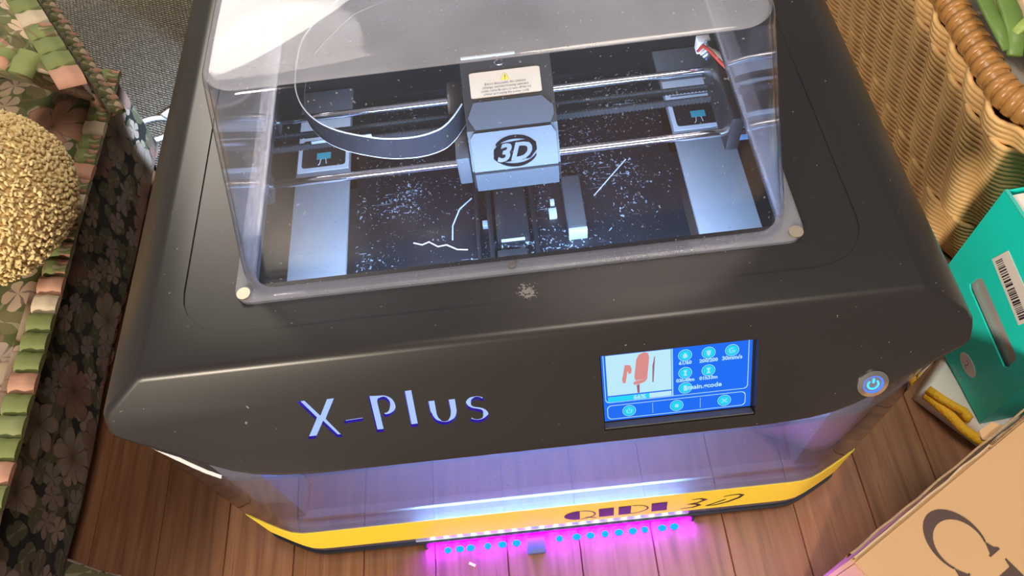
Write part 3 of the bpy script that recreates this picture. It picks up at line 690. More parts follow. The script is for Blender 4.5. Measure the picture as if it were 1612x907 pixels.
glyph([(.695, .08), (.725, .08), (.720, .14), (.710, .16), (.700, .14)])
glyph(ribbon_poly(arc(.865, .115, .018, .018 * AS, 0, 300, 14), .006)); glyph(tri(.868, .115, .008))
for a in (.555, .710): glyph([(a - .013, .335), (a + .013, .335), (a + .004, .375), (a + .013, .415), (a - .013, .415), (a - .004, .375)])
glyph([(.544, .565), (.560, .565), (.567, .585), (.567, .645), (.544, .645)])
glyph(ribbon_poly(arc(.170, .868, .017, .017 * AS, -50, 230, 14), .006)); glyph([(.168, .82), (.172, .82), (.172, .865), (.168, .865)])
glyph(srr(.483, .507, .842, .888, .004))
glyph(ribbon_poly([(.803, .835), (.837, .895)], .007)); glyph(ribbon_poly([(.837, .835), (.803, .895)], .007))
s_text('61/60', .555, .245, .0046); s_text('200/200', .710, .245, .0046); s_text('30mm/s', .865, .245, .0052)
s_text('03h48m', .555, .505, .0046); s_text('01h33m', .710, .505, .0046); s_text('main.gcode', .685, .630, .0062); s_text('66%', .245, .692, .0062)
for p_, s0 in (([(.0486, .1012), (.1730, .1012), (.1730, .1024), (.0486, .1024)], 0),):
    MB().prism(p_, PP, -.0088, -.0012).put('screen_lip', mat('lip_dark', (.09, .085, .085), .35), hood_o)
# power button
BX, BS = .2690, .0835
def ring(r0, r1, d0_, d1_, k=28):
    v = []; f = []
    for i in range(k):
        a = 2 * PI * i / k; c_, s_ = math.cos(a), math.sin(a)
        v += [PP(BX + r1 * c_, BS + r1 * s_, 0), PP(BX + r1 * c_, BS + r1 * s_, d0_), PP(BX + r0 * c_, BS + r0 * s_, d1_), PP(BX + r0 * c_, BS + r0 * s_, 0)]
    for i in range(k):
        j = (i + 1) % k
        for q in range(3): f.append((4 * i + q, 4 * j + q, 4 * j + q + 1, 4 * i + q + 1))
    return MB().add(v, f)
pb = ring(.0084, .0128, .0012, .0022).put('power_button', metal_mat('button_steel', (.62, .60, .60), .28), pr, 50); fix_normals(pb.data)
pb['label'] = 'round steel power button with glowing blue symbol'
MB().flat([(BX + .0085 * math.cos(2 * PI * i / 28), BS + .0085 * math.sin(2 * PI * i / 28)) for i in range(28)], PP, .0010).put('button_face', mat('button_face', (.30, .30, .34), .35, .6), pb)
eb = E('button_blue', (.03, .10, 1), 3.0); ec = E('button_cyan', (.04, .42, 1), 2.2)
ring(.0074, .0084, .0016, .0016).put('button_glow', eb, pb)
MB().flat(ribbon_poly(arc(BX, BS + .0003, .0043, .0043, -50, 230, 18), .0016), PP, .0016).put('power_symbol', ec, pb)
MB().flat([(BX - .0009, BS - .0058), (BX + .0009, BS - .0058), (BX + .0009, BS - .0010), (BX - .0009, BS - .0010)], PP, .0017).put('power_symbol', ec, pb)

# blue light strip lying along the foot of the door
ls = thing('light_strip', 'glowing blue bulb light strip along the foot of the printer door', 'light strip', (-.01, .2065, 0))
MB().tube([(-.150, .2190, .0058), (.150, .2190, .0058)], .0030, 10).put('hidden_glow_tube', emit('violet_glow', (.17, 0, 1), 1100), ls, 60)  # added emitter hidden under the base, casts the violet floor glow
hs = mat('baffle_dark', (.02, .02, .03), .6)
bbox('glow_baffle', -.158, .158, .2225, .2245, .0003, .0103, hs, ls, .0004)  # added unseen baffles that keep the violet glow to the front
for x in (-.157, .153): bbox('glow_baffle', x, x + .004, .2125, .2220, .0003, .0103, hs, ls, .0004)
eb1 = E('bulb_blue', (.008, .27, 1), 1.7)
bx = [-.1300, -.1160, -.1035, -.0835, -.0665, -.0500, .0000, .0200, .0360, .0530, .0690, .0850, .0990, .1190, .1330]
for i, x in enumerate(bx):
    MB().sphere((x, .2078, .0042), (.0052 if i % 3 else .0042, .0038, .0040), 2).put('bulb', eb1, ls, 180)
bbox('strip_clip', -.0385, -.0170, .1940, .2120, .0002, .0065, mat('clip_blue_lit', (.10, .14, .42), .5), ls, .001)  # blue light falling on the clip is put into its colour

# filament waste on the bed
def scrap(label, pts, r, mt_):
    o = MB().tube(pts, r, 6).put('filament_scrap', mt_, None, 60); tag(o, label, 'plastic scrap')
scrap('wiggly pale plastic thread with red tip on the print bed', [(-.128, .507, .2012), (-.118, .503, .2013), (-.110, .506, .2012), (-.100, .498, .2013), (-.090, .499, .2012), (-.078, .491, .2013), (-.066, .489, .2012)], .0010, mat('scrap_pink', (.7, .5, .5), .4))
scrap('straight pale plastic thread leaning right across the print bed', [(.085, .545, .2012), (.105, .567, .2013), (.130, .594, .2012)], .0008, mat('scrap_white', (.7, .74, .8), .4))
scrap('curved pale plastic thread beside the left feed channel', [(-.083, .505, .2012), (-.082, .525, .2012), (-.073, .548, .2012), (-.058, .562, .2013)], .0009, mat('scrap_white', (.7, .74, .8), .4))
ps = MB().box(-.004, .004, -.0015, .0015, .0003, .0010).put('paper_scrap', mat('paper', (.85, .82, .78), .7)); ps.location = (-.103, .190, 0); ps.rotation_euler = (0, 0, -.5)
tag(ps, 'tiny white scrap lying in the purple glow on the floor', 'scrap')

# ------------------------------------------------------------------ left: floor sofa and cushions
GR = (.085, .10, .04)
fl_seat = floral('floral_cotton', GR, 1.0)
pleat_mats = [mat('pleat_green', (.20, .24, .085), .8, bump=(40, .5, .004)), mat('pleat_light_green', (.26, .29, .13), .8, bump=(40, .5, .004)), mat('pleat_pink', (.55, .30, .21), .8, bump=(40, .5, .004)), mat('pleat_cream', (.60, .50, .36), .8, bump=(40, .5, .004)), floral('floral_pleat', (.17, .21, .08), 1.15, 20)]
sofa = thing('floor_sofa', 'low floor sofa in dark green floral cotton with pleated frill', 'sofa', (-.9, .35, 0))
def soft_box(name, x0, x1, y0, y1, z0, z1, bev, mt_, parent, amp=.004, sc=9, sub=14, rot=0, org=None):
    bm = bmesh.new(); bmesh.ops.create_cube(bm, size=1)
    for v_ in bm.verts: v_.co = Vector((x0 + (x1 - x0) * (v_.co.x + .5), y0 + (y1 - y0) * (v_.co.y + .5), z0 + (z1 - z0) * (v_.co.z + .5)))
    bmesh.ops.bevel(bm, geom=bm.edges[:], offset=bev, segments=5, profile=.6, affect='EDGES')
    bmesh.ops.subdivide_edges(bm, edges=[e_ for e_ in bm.edges if e_.calc_length() > .08], cuts=sub, use_grid_fill=True)
    bmesh.ops.recalc_face_normals(bm, faces=bm.faces); bm.normal_update()
    for v_ in bm.verts: v_.co += v_.normal * amp * noise.noise(v_.co * sc)
    me = bpy.data.meshes.new(name); bm.to_mesh(me); bm.free(); me.materials.append(mt_); finish(me, 180, True)
    if rot:
        me.transform(Matrix.Translation(Vector(org)) @ Matrix.Rotation(rot, 4, 'Z') @ Matrix.Translation(-Vector(org)))
    return put(name, me, parent)
soft_box('seat_cushion', -1.30, -.572, -.25, .89, .070, .200, .022, fl_seat, sofa)
dk = floral('floral_side_shaded', (.014, .015, .008), .36, 19)  # seat print darkened: the shade on the sofa's side is in the colour
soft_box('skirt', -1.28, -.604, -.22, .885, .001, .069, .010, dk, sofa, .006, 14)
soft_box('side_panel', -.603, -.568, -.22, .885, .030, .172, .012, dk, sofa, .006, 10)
def pleat_mesh(L, W, H, k):
    v = []; f = []; nu, nv = 7, 5
    for i in range(nu):
        for j in range(nv):
            u, w_ = i / (nu - 1), j / (nv - 1)
            hh = H * (max(0, math.sin(PI * u)) ** .28) * (.75 + .25 * math.sin(PI * w_)) + .0012 * math.sin(9 * w_ + k)
            v.append(((w_ - .5) * W, (u - .5) * L, hh))
    for i in range(nu - 1):
        for j in range(nv - 1): f.append((i * nv + j, i * nv + j + 1, (i + 1) * nv + j + 1, (i + 1) * nv + j))
    nb = len(v); bd = [(0 * nv + j) for j in range(nv)] + [i * nv + nv - 1 for i in range(1, nu)] + [(nu - 1) * nv + j for j in range(nv - 2, -1, -1)] + [i * nv for i in range(nu - 2, 0, -1)]
    for q in bd: v.append((v[q][0], v[q][1], -.006))
    for q in range(len(bd)): r_ = (q + 1) % len(bd); f.append((bd[r_], bd[q], nb + q, nb + r_))
    return v, f
pms = []
for k, mt_ in enumerate(pleat_mats):
    v, f = pleat_mesh(.0240, .025, .0065, k); pms.append(mesh('pleat', v, f, mt_, 60, True)); fix_normals(pms[-1])
seq = [4, 4, 2, 3, 0, 0, 0, 2, 0, 1, 0, 2, 0, 4, 3, 0, 0, 1, 2, 0, 4, 0, 3, 0, 1]
for k in range(30):
    y = .560 - k * .0250
    o = put('pleat', pms[seq[k % len(seq)]], sofa, (-.5570, y, .1960)); o.rotation_euler = (0, .30, random.uniform(-.06, .06))
for k in range(12):
    o = put('pleat', pms[(4, 4, 3, 4, 2)[k % 5]], sofa, (-.5580, .585 + k * .025, .1960)); o.rotation_euler = (0, .30, random.uniform(-.08, .08))
# hem ruffle at the floor
hemm = floral('floral_hem', (.03, .035, .02), .8, 18)
v, f = pleat_mesh(.030, .05, .009, 2); hmesh = mesh('hem_ruffle', v, f, hemm, 60, True); fix_normals(hmesh)
for k in range(32):
    o = put('hem_ruffle', hmesh, sofa, (-.598 + random.uniform(-.004, .004), .885 - k * .031, .034)); o.rotation_euler = (0, 1.25, random.uniform(-.15, .15))
# ruffled box cushion behind
ang = math.radians(32); corner = Vector((-.478, .690, 0))
cush = thing('ruffled_cushion', 'thick green floral box cushion with pleated edge behind the fleecy cushion', 'cushion', (-.70, .72, .2))
def RC(x, y, z):
    p = Vector((x + y * -.53, x * -.5 + y * .848, 0)); return (corner.x + p.x, corner.y + p.y, z)
fl_b = floral('floral_box', (.10, .115, .045), 1.0, 14)
me_o = soft_box('cushion_body', corner.x - .42, corner.x - .012, corner.y + .012, corner.y + .55, .216, .318, .018, fl_b, cush, .004, 11, 12)
for v_ in me_o.data.vertices: v_.co.y += (.318 - v_.co.z) / .1 * .085 * max(0, 1 - (v_.co.y - corner.y) / .5)
me_o.data.transform(Matrix.Translation(corner) @ Matrix(((1, -.53, 0, 0), (-.5, .848, 0, 0), (0, 0, 1, 0), (0, 0, 0, 1))) @ Matrix.Translation(-corner))
v, f = pleat_mesh(.0330, .031, .006, 3); cpm = []
for mt_ in (pleat_mats[0], pleat_mats[4], pleat_mats[2], pleat_mats[3]): cpm.append(mesh('pleat', v, f, mt_, 60, True)); fix_normals(cpm[-1])
hem2v, hem2f = pleat_mesh(.0330, .020, .006, 1); hem2 = mesh('pleat', hem2v, hem2f, floral('floral_cushion_hem', (.06, .06, .03), .75, 22), 60, True); fix_normals(hem2)
for k in range(16):
    L = RC(-.024, .022 + k * .0335, .319); o = put('pleat', cpm[(2, 0, 0, 1, 3, 0, 0, 1)[k % 8]], cush, L)
    o.rotation_euler = (Matrix.Rotation(ang, 3, 'Z') @ Matrix.Rotation(.28, 3, 'Y')).to_euler()
    L = RC(.012, .100 + k * .0335, .226); o = put('pleat', hem2, cush, L)
    o.rotation_euler = (Matrix.Rotation(ang, 3, 'Z') @ Matrix.Rotation(.2 + .3 * (k % 2), 3, 'Y')).to_euler()
for k in range(1, 12):
    L = RC(-.050 - k * .0335, .024, .319); o = put('pleat', cpm[(2, 0, 1, 3)[k % 4]], cush, L)
    o.rotation_euler = (Matrix.Rotation(-.46 - PI / 2, 3, 'Z') @ Matrix.Rotation(.28, 3, 'Y')).to_euler()
# fleecy round cushion
fc = thing('fleecy_cushion', 'round cream curly fleece cushion resting on the floral sofa', 'cushion', (-.595, .585, .2))
fleece = mat('fleece', (.90, .68, .34), .95, spec=.1, sheen=.3, vary=.18, vscale=60)
C0 = Vector((-.600, .572, .288)); RR = Vector((.100, .106, .082))
MB().sphere(tuple(C0), tuple(RR * .97), 4).put('cushion_body', mat('fleece_base', (.78, .56, .26), .95, spec=.05), fc, 180)
bm = bmesh.new(); bmesh.ops.create_icosphere(bm, subdivisions=1, radius=1); iv = [x.co.copy() for x in bm.verts]; iff = [tuple(q.index for q in x.verts) for x in bm.faces]; bm.free()
V = []; F = []
NB = 7800
for i in range(NB):
    z = 1 - 2 * (i + .5) / NB; r_ = math.sqrt(1 - z * z); ph = i * 2.399963
    n_ = Vector((r_ * math.cos(ph), r_ * math.sin(ph), z))
    if n_.z < -.6: continue
    n_ = (n_ + Vector((random.gauss(0, .02), random.gauss(0, .02), random.gauss(0, .02)))).normalized()
    c_ = C0 + Vector((n_.x * RR.x, n_.y * RR.y, n_.z * RR.z)) * random.uniform(.97, 1.025)
    t1 = n_.orthogonal().normalized(); t1 = (Matrix.Rotation(random.uniform(0, PI), 3, n_) @ t1); t2 = n_.cross(t1)
    a_, b2, c2 = random.uniform(.0024, .0042), random.uniform(.0013, .0022), random.uniform(.0018, .0032)
    k0 = len(V)
    for p in iv: V.append(tuple(c_ + t1 * p.x * a_ + t2 * p.y * b2 + n_ * p.z * c2))
    F += [tuple(q + k0 for q in t) for t in iff]
pile = put('curly_pile', mesh('curly_pile', V, F, fleece, 180), fc); pile['kind'] = 'stuff'
# floral cloth on the floor in the near left corner
clo = soft_box('floral_cloth', -.66, -.515, .02, .250, .001, .040, .012, floral('floral_cloth_print', (.05, .055, .03), .7, 16), None, .012, 14, 10)
for v_ in clo.data.vertices:
    v_.co.z = max(.0008, v_.co.z - max(0, (v_.co.x + .60)) * .2); v_.co.y -= (v_.co.x + .60) * .35
tag(clo, 'crumpled floral cloth on the floor in the near left corner', 'cloth')

# white cable coil on the rug
cb = MB(); pts = []
for i in range(34):
    t = i / 33 * 2.0 * PI * 1.15 + .3
    pts.append((-.598 + .040 * math.cos(t), .937 + .027 * math.sin(t), .0115 + .006 * i / 33))
pts += [(-.56, .985, .018), (-.52, 1.01, .012), (-.46, 1.03, .0105)]
cb.tube(pts, .0040, 8); cab = cb.put('white_cable', mat('cable_white', (.75, .75, .75), .45), None, 60)
tag(cab, 'looped white cable lying on the woven rug', 'cable')

# ------------------------------------------------------------------ right: wicker basket
bas = thing('wicker_basket', 'honey coloured woven wicker basket with a thick wrapped rim', 'basket', (.78, .80, 0))
BX0, BX1, BY0, BY1 = .538, 1.02, .505, 1.12
wick = mat('wicker', (.74, .46, .19), .5, vary=.3, vscale=35)
def plan(off, r, step):
    x0, x1, y0, y1 = BX0 - off, BX1 + off, BY0 - off, BY1 + off; pts = []
    seg_ = [((x0, y1 - r), (x0, y0 + r)), (x0 + r, y0 + r, 180), ((x0 + r, y0), (x1 - r, y0)), (x1 - r, y0 + r, 270), ((x1, y0 + r), (x1, y1 - r)), (x1 - r, y1 - r, 0), ((x1 - r, y1), (x0 + r, y1)), (x0 + r, y1 - r, 90)]
    for s_ in seg_:
        if len(s_) == 2:
            A, B = Vector(s_[0]), Vector(s_[1]); L = (B - A).length; k = max(1, int(L / step)); nn = Vector((-(B - A).y, (B - A).x)).normalized() * -1
            for i in range(k): pts.append((A + (B - A) * i / k, nn, L / k))
        else:
            k = max(2, int(r * PI / 2 / step))
            for i in range(k):
                a = math.radians(s_[2] + 90 * i / k); d = Vector((math.cos(a), math.sin(a))); pts.append((Vector((s_[0], s_[1])) + d * r, d, r * PI / 2 / k))
    return pts
V = MB(); rows = 38; H0 = .245
for k in range(rows):
    z = .006 + (H0 - .006) * k / (rows - 1); flare = -.006 + .012 * (k / (rows - 1)) ** .8
    pl = plan(flare, .075, .0075); s_ = 0; pts = []
    tot = sum(p[2] for p in pl); nw = round(tot / .052)
    for p, nn, ds in pl:
        ph = 2 * PI * nw * s_ / tot + k * .30
        q = p + nn * (.0046 * math.sin(ph)); pts.append((q.x, q.y, z + .0030 * math.sin(ph + 1.2))); s_ += ds
    V.tube(pts, .0040, 6, closed=True)
wv = V.put('woven_side', wick, bas, 180); wv['kind'] = 'stuff'
# added inner wall so no light leaks between strands, and bottom
ln = MB(); pl0 = [p for p, _, _ in plan(-.016, .07, .02)]; pl1 = pl0; n_ = len(pl0)
if len(pl1) != n_: 
    pl1 = [Vector((.7825, .8175)) + (p - Vector((.7825, .8175))) * 1.10 for p in pl0]
cen = Vector(((BX0 + BX1) / 2, (BY0 + BY1) / 2)); pin = [p + (cen - p).normalized() * .005 for p in pl0]
v = [(p.x, p.y, .003) for p in pl0] + [(p.x, p.y, .243) for p in pl0] + [(p.x, p.y, .243) for p in pin] + [(p.x, p.y, .008) for p in pin]
f = [(r_ * n_ + i, r_ * n_ + (i + 1) % n_, (r_ + 1) * n_ + (i + 1) % n_, (r_ + 1) * n_ + i) for r_ in range(3) for i in range(n_)] + [tuple(range(n_ - 1, -1, -1)), tuple(range(3 * n_, 4 * n_))]
ln.add(v, f).put('inner_light_block', mat('wicker_dark', (.20, .11, .045), .8), bas, 60)
rimm = mat('rim_cane', (.42, .205, .062), .32, vary=.3, vscale=25)
rim_pl = plan(-.004, .080, .006)
V = MB(); V.tube([(p.x, p.y, .262) for p, _, _ in rim_pl], .0155, 10, closed=True); V.put('rim_core', rimm, bas, 180)
tv = MB(); kk = 12; 
for i in range(1): pass
wv_ = []; wf = []
ns, nr = 12, 6
for i in range(ns):
    a = 2 * PI * i / ns
    for j in range(nr):
        t = 2 * PI * j / nr; R_ = .0160 + .0016 * math.cos(t); wv_.append((R_ * math.cos(a), .0058 * math.sin(t), R_ * math.sin(a)))
for i in range(ns):
    for j in range(nr): wf.append((i * nr + j, i * nr + (j + 1) % nr, ((i + 1) % ns) * nr + (j + 1) % nr, ((i + 1) % ns) * nr + j))
wmesh = mesh('rim_wrap', wv_, wf, rimm, 180); fix_normals(wmesh)
acc = 0; last = -1
for p, nn, ds in rim_pl:
    acc += ds
    if acc - last > .0125 or last < 0:
        last = acc; o = put('rim_wrap', wmesh, bas, (p.x, p.y, .262)); o.rotation_euler = (0, 0, math.atan2(nn.y, nn.x) + .12 + random.uniform(-.05, .05))
# plastic bag inside
bm = bmesh.new(); bmesh.ops.create_grid(bm, x_segments=46, y_segments=58, size=.5)
for v_ in bm.verts:
    x = BX0 + .034 + (BX1 - BX0 - .068) * (v_.co.x + .5); y = BY0 + .034 + (BY1 - BY0 - .068) * (v_.co.y + .5); p = Vector((x, y, 0))
    edge = min(x - BX0, BX1 - x, y - BY0, BY1 - y)
    z = .205 + .045 * math.exp(-edge / .05) * .3 + .016 * abs(noise.noise(p * 34)) + .020 * noise.noise(p * 16) + .008 * abs(noise.noise(p * 80))
    v_.co = Vector((x, y, z))
me = bpy.data.meshes.new('plastic_bag'); bm.to_mesh(me); bm.free(); me.materials.append(mat('bag_plastic', (.42, .41, .40), .16, spec=.8)); finish(me, 35)
bag = put('plastic_bag', me); sm_ = bag.modifiers.new('thickness', 'SOLIDIFY'); sm_.thickness = .001
tag(bag, 'crumpled shiny grey plastic bag lining the wicker basket', 'plastic bag')
veg = thing('leafy_vegetable', 'pale cream vegetable with thick green leaf stalks inside the basket', 'vegetable', (.64, .66, .255))
bm = bmesh.new(); bmesh.ops.create_uvsphere(bm, u_segments=24, v_segments=16, radius=1)
for v_ in bm.verts: v_.co = Vector((.652 + v_.co.x * .072, .712 + v_.co.y * .092, .262 + v_.co.z * .034))
me = bpy.data.meshes.new('vegetable_body'); bm.to_mesh(me); bm.free(); me.materials.append(mat('veg_cream', (.78, .62, .38), .5)); finish(me, 180); put('vegetable_body', me, veg)
grn = mat('leaf_green', (.13, .235, .055), .45, vary=.3, vscale=40); grl = mat('leaf_light', (.30, .42, .10), .45)
def leaf(pts, w0, mt_):
    nseg = 8; v = []; f = []; P_ = [Vector(p) for p in pts]; n_ = len(P_)
    for i, p in enumerate(P_):
        d = (P_[min(i + 1, n_ - 1)] - P_[max(i - 1, 0)]).normalized(); sd_ = d.cross(Vector((0, 0, 1))).normalized(); up = sd_.cross(d)
        w_ = w0 * (.75 + .35 * math.sin(PI * i / (n_ - 1)))
        for k in range(nseg): a = 2 * PI * k / nseg; v.append(p + sd_ * math.cos(a) * w_ + up * math.sin(a) * w_ * .42)
    for i in range(n_ - 1):
        for k in range(nseg): f.append((i * nseg + k, i * nseg + (k + 1) % nseg, (i + 1) * nseg + (k + 1) % nseg, (i + 1) * nseg + k))
    f.append(tuple(range(nseg))); f.append(tuple((n_ - 1) * nseg + k for k in range(nseg)))
    o = MB().add(v, f).put('leaf_stalk', mt_, veg, 180); fix_normals(o.data)
leaf([(.5560, .735, .292), (.5520, .700, .296), (.5490, .668, .297), (.5480, .640, .295), (.5500, .612, .288)], .0085, grn)
leaf([(.5770, .735, .302), (.5730, .697, .300), (.5690, .660, .298), (.5640, .630, .294), (.5550, .604, .286)], .0110, grn)
leaf([(.5600, .628, .296), (.5700, .634, .300), (.5850, .642, .306), (.6050, .652, .308)], .0065, grl)
leaf([(.6000, .730, .305), (.5920, .695, .306), (.5860, .672, .304)], .0040, grl)

# ------------------------------------------------------------------ right: teal box on a cloth bag
tb = thing('teal_box', 'teal cardboard box with handle slot and barcode sticker beside the basket', 'box', (.58, .37, .029))
teal = mat('teal_card', (.006, .74, .63), .45, vary=.08, vscale=8)
A = Vector((.501, .282, .030)); ed = Vector((-.016, .185, 0)).normalized(); inn = Vector((ed.y, -ed.x, 0))
def TB(a, z, d=0): p = A + ed * a + inn * (-d); return (p.x, p.y, z)
L_, TH = .1620, .002
MB_ = MB().prism([(0, .030), (L_, .030), (L_, .262), (0, .262)], TB, -TH, 0)
fme = cutter(MB_)
slot = rrect(-.071, .071, -.0115, .0115, .004, 3)
def slotp(c0, c1, hw_):
    c0, c1 = Vector(c0), Vector(c1); d = (c1 - c0).normalized(); nn = Vector((-d.y, d.x)); return [tuple(c0 + nn * hw_), tuple(c0 - nn * hw_), tuple(c1 - nn * hw_), tuple(c1 + nn * hw_)]
SLOT = [(.1250, .1400), (.1215, .1590), (.1170, .1640), (.0310, .1470), (.0270, .1425), (.0270, .1240), (.0310, .1195), (.1200, .1360)]
front = boolean(fme, [cutter(MB().prism(SLOT, TB, -.01, .01))]); front.materials.clear(); front.materials.append(teal)
put('front_panel', front, tb)
DEP = .17
def slab(name, a0, a1, d0_, d1_, z0, z1, mt_): 
    o = MB().prism([(a0, d0_), (a1, d0_), (a1, d1_), (a0, d1_)], lambda a, d, z: TB(a, z, -d), z0, z1).put(name, mt_, tb); fix_normals(o.data); return o
slab('side_wall', 0, TH, TH, DEP, .030, .262, teal); slab('side_wall', L_ - TH, L_, TH, DEP, .030, .262, teal)
slab('back_panel', 0, L_, DEP, DEP + TH, .030, .262, teal); slab('bottom_panel', TH, L_ - TH, TH, DEP, .030, .032, teal)
slab('rim_fold', 0, L_, 0, .0035, .2623, .2640, mat('teal_edge', (.05, .55, .48), .5))
slab('white_insert', .006, L_ - .006, .006, DEP - .004, .1770, .2605, mat('insert_white', (.80, .76, .72), .6))
slab('grey_insert', .006, L_ - .006, .005, DEP - .004, .0330, .176, mat('insert_grey', (.55, .52, .52), .3, .3, vary=.4, vscale=12))
stk = mat('sticker_white', (.78, .74, .70), .5)
def TBf(a, z): return TB(a, z, .0006)
sq = [(.1232, .1939), (.1153, .2220), (.0432, .2066), (.0516, .1757)]
o = MB().prism(sq, TB, .0002, .0006).put('barcode_sticker', stk, tb); fix_normals(o.data)
p00, p10, p11, p01 = [Vector(p) for p in sq]
bars = MB(); u = .06
while u < .92:
    w_ = random.choice((.008, .012, .02, .028))
    if not (.34 < u < .36 or .47 < u < .49):
        q = lambda s_, t_: tuple((p00 * (1 - t_) + p10 * t_) * (1 - s_) + (p01 * (1 - t_) + p11 * t_) * s_)
        bars.flat([q(u, .15), q(u + w_, .15), q(u + w_, .55), q(u, .55)], lambda a, z, d: TB(a, z, d), .0009)
    u += w_ + random.choice((.010, .014, .022))
bars.put('barcode', ink, o)
oc = Vector((.0600, .0640))
el = [(oc.x + .0160 * math.cos(2 * PI * i / 24), oc.y + .0105 * math.sin(2 * PI * i / 24)) for i in range(24)]
ov = MB().prism(el, TB, .0002, .0006).put('logo_oval', stk, tb); fix_normals(ov.data)
lettering('logo_mark', '2', .0135, lambda x, y: TB(oc.x + .0035 - x + y * .15, oc.y - .0050 + y, .0009), mat('logo_grey', (.2, .28, .28), .5), ov)
lettering('box_lettering', 'HINA', .0100, lambda x, y: TB(.0735 - x * .95, .0335 + y, .0005), mat('letter_pale', (.45, .68, .62), .5), tb)
# white cloth bag beneath, with yellow cord
cl = thing('white_cloth_bag', 'white cloth bag with yellow cord lying under the teal box', 'cloth bag', (.54, .33, 0))
bm = bmesh.new(); bmesh.ops.create_grid(bm, x_segments=34, y_segments=34, size=.5)
Q = [Vector((.450, .331, 0)), Vector((.506, .257, 0)), Vector((.640, .330, 0)), Vector((.560, .440, 0))]
for v_ in bm.verts:
    u_, t_ = v_.co.x + .5, v_.co.y + .5
    p = (Q[0] * (1 - u_) + Q[1] * u_) * (1 - t_) + (Q[3] * (1 - u_) + Q[2] * u_) * t_
    eg = min(u_, 1 - u_, t_, 1 - t_); h_ = .026 * min(1, (eg / .07)) ** .5
    v_.co = Vector((p.x, p.y, min(.0275, max(.002, h_ + .003 * noise.noise(p * 45) + .001))))
me = bpy.data.meshes.new('bag_cloth'); bm.to_mesh(me); bm.free(); me.materials.append(mat('white_cotton', (.86, .83, .78), .85, bump=(60, .3, .003))); finish(me, 180); o = put('bag_cloth', me, cl); o.modifiers.new('thickness', 'SOLIDIFY').thickness = .0018
yc_ = mat('yellow_cord', (.90, .50, .02), .7, bump=(300, .8, .002))
MB().tube([(.4550, .3255, .026), (.4640, .3106, .027), (.4735, .2948, .027), (.4816, .2790, .026), (.4917, .2675, .025), (.5031, .2600, .020)], [.0056, .0058, .0060, .0058, .0060, .0064], 10).put('yellow_cord', yc_, cl, 180)
MB().tube([(.4560, .3285, .034), (.4662, .3140, .036), (.4770, .3035, .036), (.4860, .2965, .035), (.4880, .2905, .034), (.4835, .2880, .033)], [.0054, .0052, .0048, .0050, .0062, .0060], 10).put('yellow_cord', yc_, cl, 180)
gc = soft_box('grey_cloth', .500, .68, .180, .252, .001, .085, .02, mat('grey_fabric', (.22, .20, .195), .8, bump=(30, .6, .01)), None, .012, 16, 10)
tag(gc, 'folded grey fabric on the floor between teal box and carton', 'cloth')

# ------------------------------------------------------------------ carton in the near right corner
ct = thing('cardboard_carton', 'brown corrugated cardboard carton with dark serif lettering in near right corner', 'carton', (.40, .0, 0))
card = mat('cardboard', (.62, .39, .20), .7, vary=.05, vscale=14); cedge = mat('cardboard_edge', (.40, .27, .15), .8, bump=(200, .8, .002))
th = math.radians(29.4); ca, sa = math.cos(th), math.sin(th); K0 = Vector((.2489, .1198)); KS = 1.129
def CT(a, c, z):  # a along the far edge, c toward the viewer
    return (K0.x + a * ca + c * sa, K0.y + a * sa - c * ca, z)
ZT = .200
def cslab(name, a0, a1, c0, c1, z0, z1, mt_, par=ct):
    o = MB().prism([(a0, c0), (a1, c0), (a1, c1), (a0, c1)], lambda a, c, z: CT(a, c, z), z0, z1).put(name, mt_, par); fix_normals(o.data); return o
cslab('carton_wall', 0, .235, 0, .004, .001, ZT - .004, card); cslab('carton_wall', 0, .004, .0045, .3, .001, ZT - .004, card)
cslab('carton_wall', .231, .235, .0045, .3, .001, ZT - .004, card); cslab('carton_wall', 0, .235, .3005, .3045, .001, ZT - .004, card)
cslab('carton_base', .005, .230, .005, .299, .001, .004, card)
lid = cslab('lid_flap', .001, .234, .004, .304, ZT - .0035, ZT, card)
for k in range(2):   # the two liners of the board standing up along the edge
    v = []; f = []
    n_ = 46
    for i in range(n_ + 1):
        a = .002 + .231 * i / n_; wob = .0012 * noise.noise(Vector((a * 40, k * 7, 0))); z = ZT + .0022 + .0016 * noise.noise(Vector((a * 60, k * 5 + 3, 0))); c = -.0035 + k * .0042 + wob
        v += [CT(a, c - .0008, ZT - .012), CT(a, c - .0008, z), CT(a, c + .0010, z), CT(a, c + .0010, ZT - .012)]
        if i:
            for s_ in range(4): f.append((4 * i - 4 + s_, 4 * i - 4 + (s_ + 1) % 4, 4 * i + (s_ + 1) % 4, 4 * i + s_))
    o = MB().add(v, f).put('board_liner', (cedge, mat('liner_pale', (.58, .43, .27), .75))[k], ct); fix_normals(o.data)
fl = MB(); n_ = 60
v = []; f = []
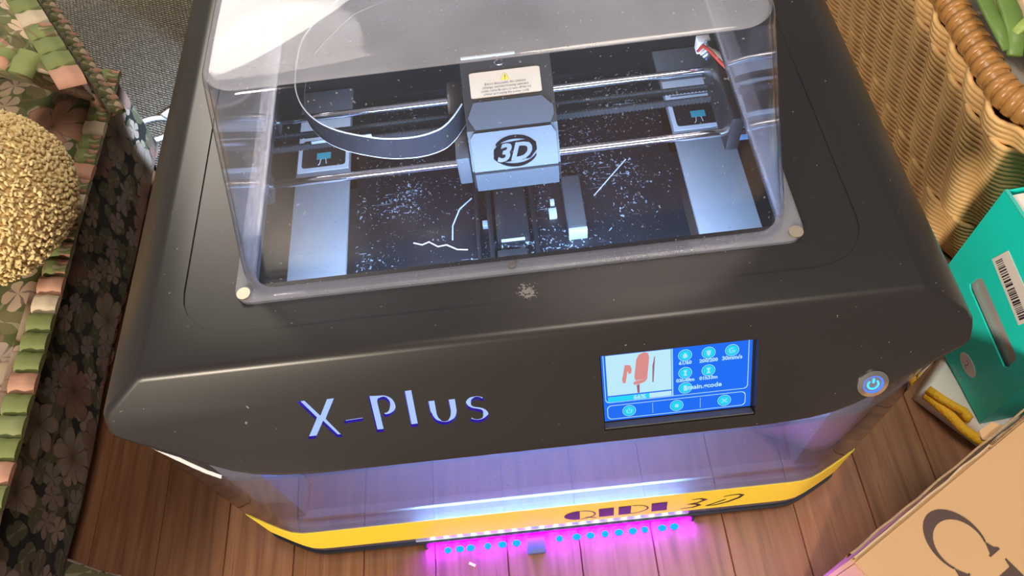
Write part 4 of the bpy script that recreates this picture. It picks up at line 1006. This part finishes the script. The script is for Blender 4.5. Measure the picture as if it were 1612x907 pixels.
for i in range(n_ + 1):
    a = .175 + .058 * i / n_; c = .0010 + (.0016 if i % 2 else -.0012); v += [CT(a, c, ZT - .008), CT(a, c, ZT + .0035), CT(a, c + .0006, ZT + .0035), CT(a, c + .0006, ZT - .008)]
    if i:
        for s_ in range(4): f.append((4 * i - 4 + s_, 4 * i - 4 + (s_ + 1) % 4, 4 * i + (s_ + 1) % 4, 4 * i + s_))
o = fl.add(v, f).put('board_fluting', cedge, ct); fix_normals(o.data)
tn = MB().prism([(.176, -.006), (.181, -.0135), (.197, -.0125), (.203, -.004), (.180, -.003)], lambda a, c, z: CT(a, c, z), ZT - .004, ZT - .001).put('torn_tab', card, ct); fix_normals(tn.data)
# lettering "CI", reading away from the edge
cink = mat('carton_ink', (.085, .050, .042), .65)
Bc = Vector((.3020, .1110)) * KS; rd = Vector((sa, -ca)); up = Vector((-ca, -sa))   # reading direction and letter-up
def LT(u_, v_, d=0):
    p = Vector((K0.x, K0.y)) + Vector((ca, sa)) * .0 ; u_ *= KS; v_ *= KS; return (Bc.x + rd.x * u_ - up.x * v_, Bc.y + rd.y * u_ - up.y * v_, ZT + .0004)
Cg = MB()
ro = arc(0, 0, .0260, .0205, 62, 298, 30); ri = arc(.0035, 0, .0200, .0182, 298, 62, 30)
Cg.add([LT(a, b_) for a, b_ in ro + ri], [tuple([i, i + 1, 60 - i, 61 - i]) for i in range(30)])
for sgn in (1, -1):
    Cg.flat([(.0105, sgn * .0180), (.0205, sgn * .0125), (.0205, sgn * .0110), (.0222, sgn * .0110), (.0222, sgn * .0215), (.0205, sgn * .0215), (.0185, sgn * .0190), (.0128, sgn * .0172)], lambda a, b_, d: LT(a, b_), 0)
Cg.put('printed_letter', cink, ct)
Ig = MB()
Ig.flat([(.0345, -.0165), (.0475, -.0165), (.0475, .0165), (.0345, .0165)], lambda a, b_, d: LT(a, b_), 0)
for sgn in (1, -1):
    Ig.flat([(.0290, sgn * .0195), (.0530, sgn * .0195), (.0530, sgn * .0183), (.0475, sgn * .0165), (.0345, sgn * .0165), (.0290, sgn * .0183)], lambda a, b_, d: LT(a, b_), 0)
Ig.put('printed_letter', cink, ct)
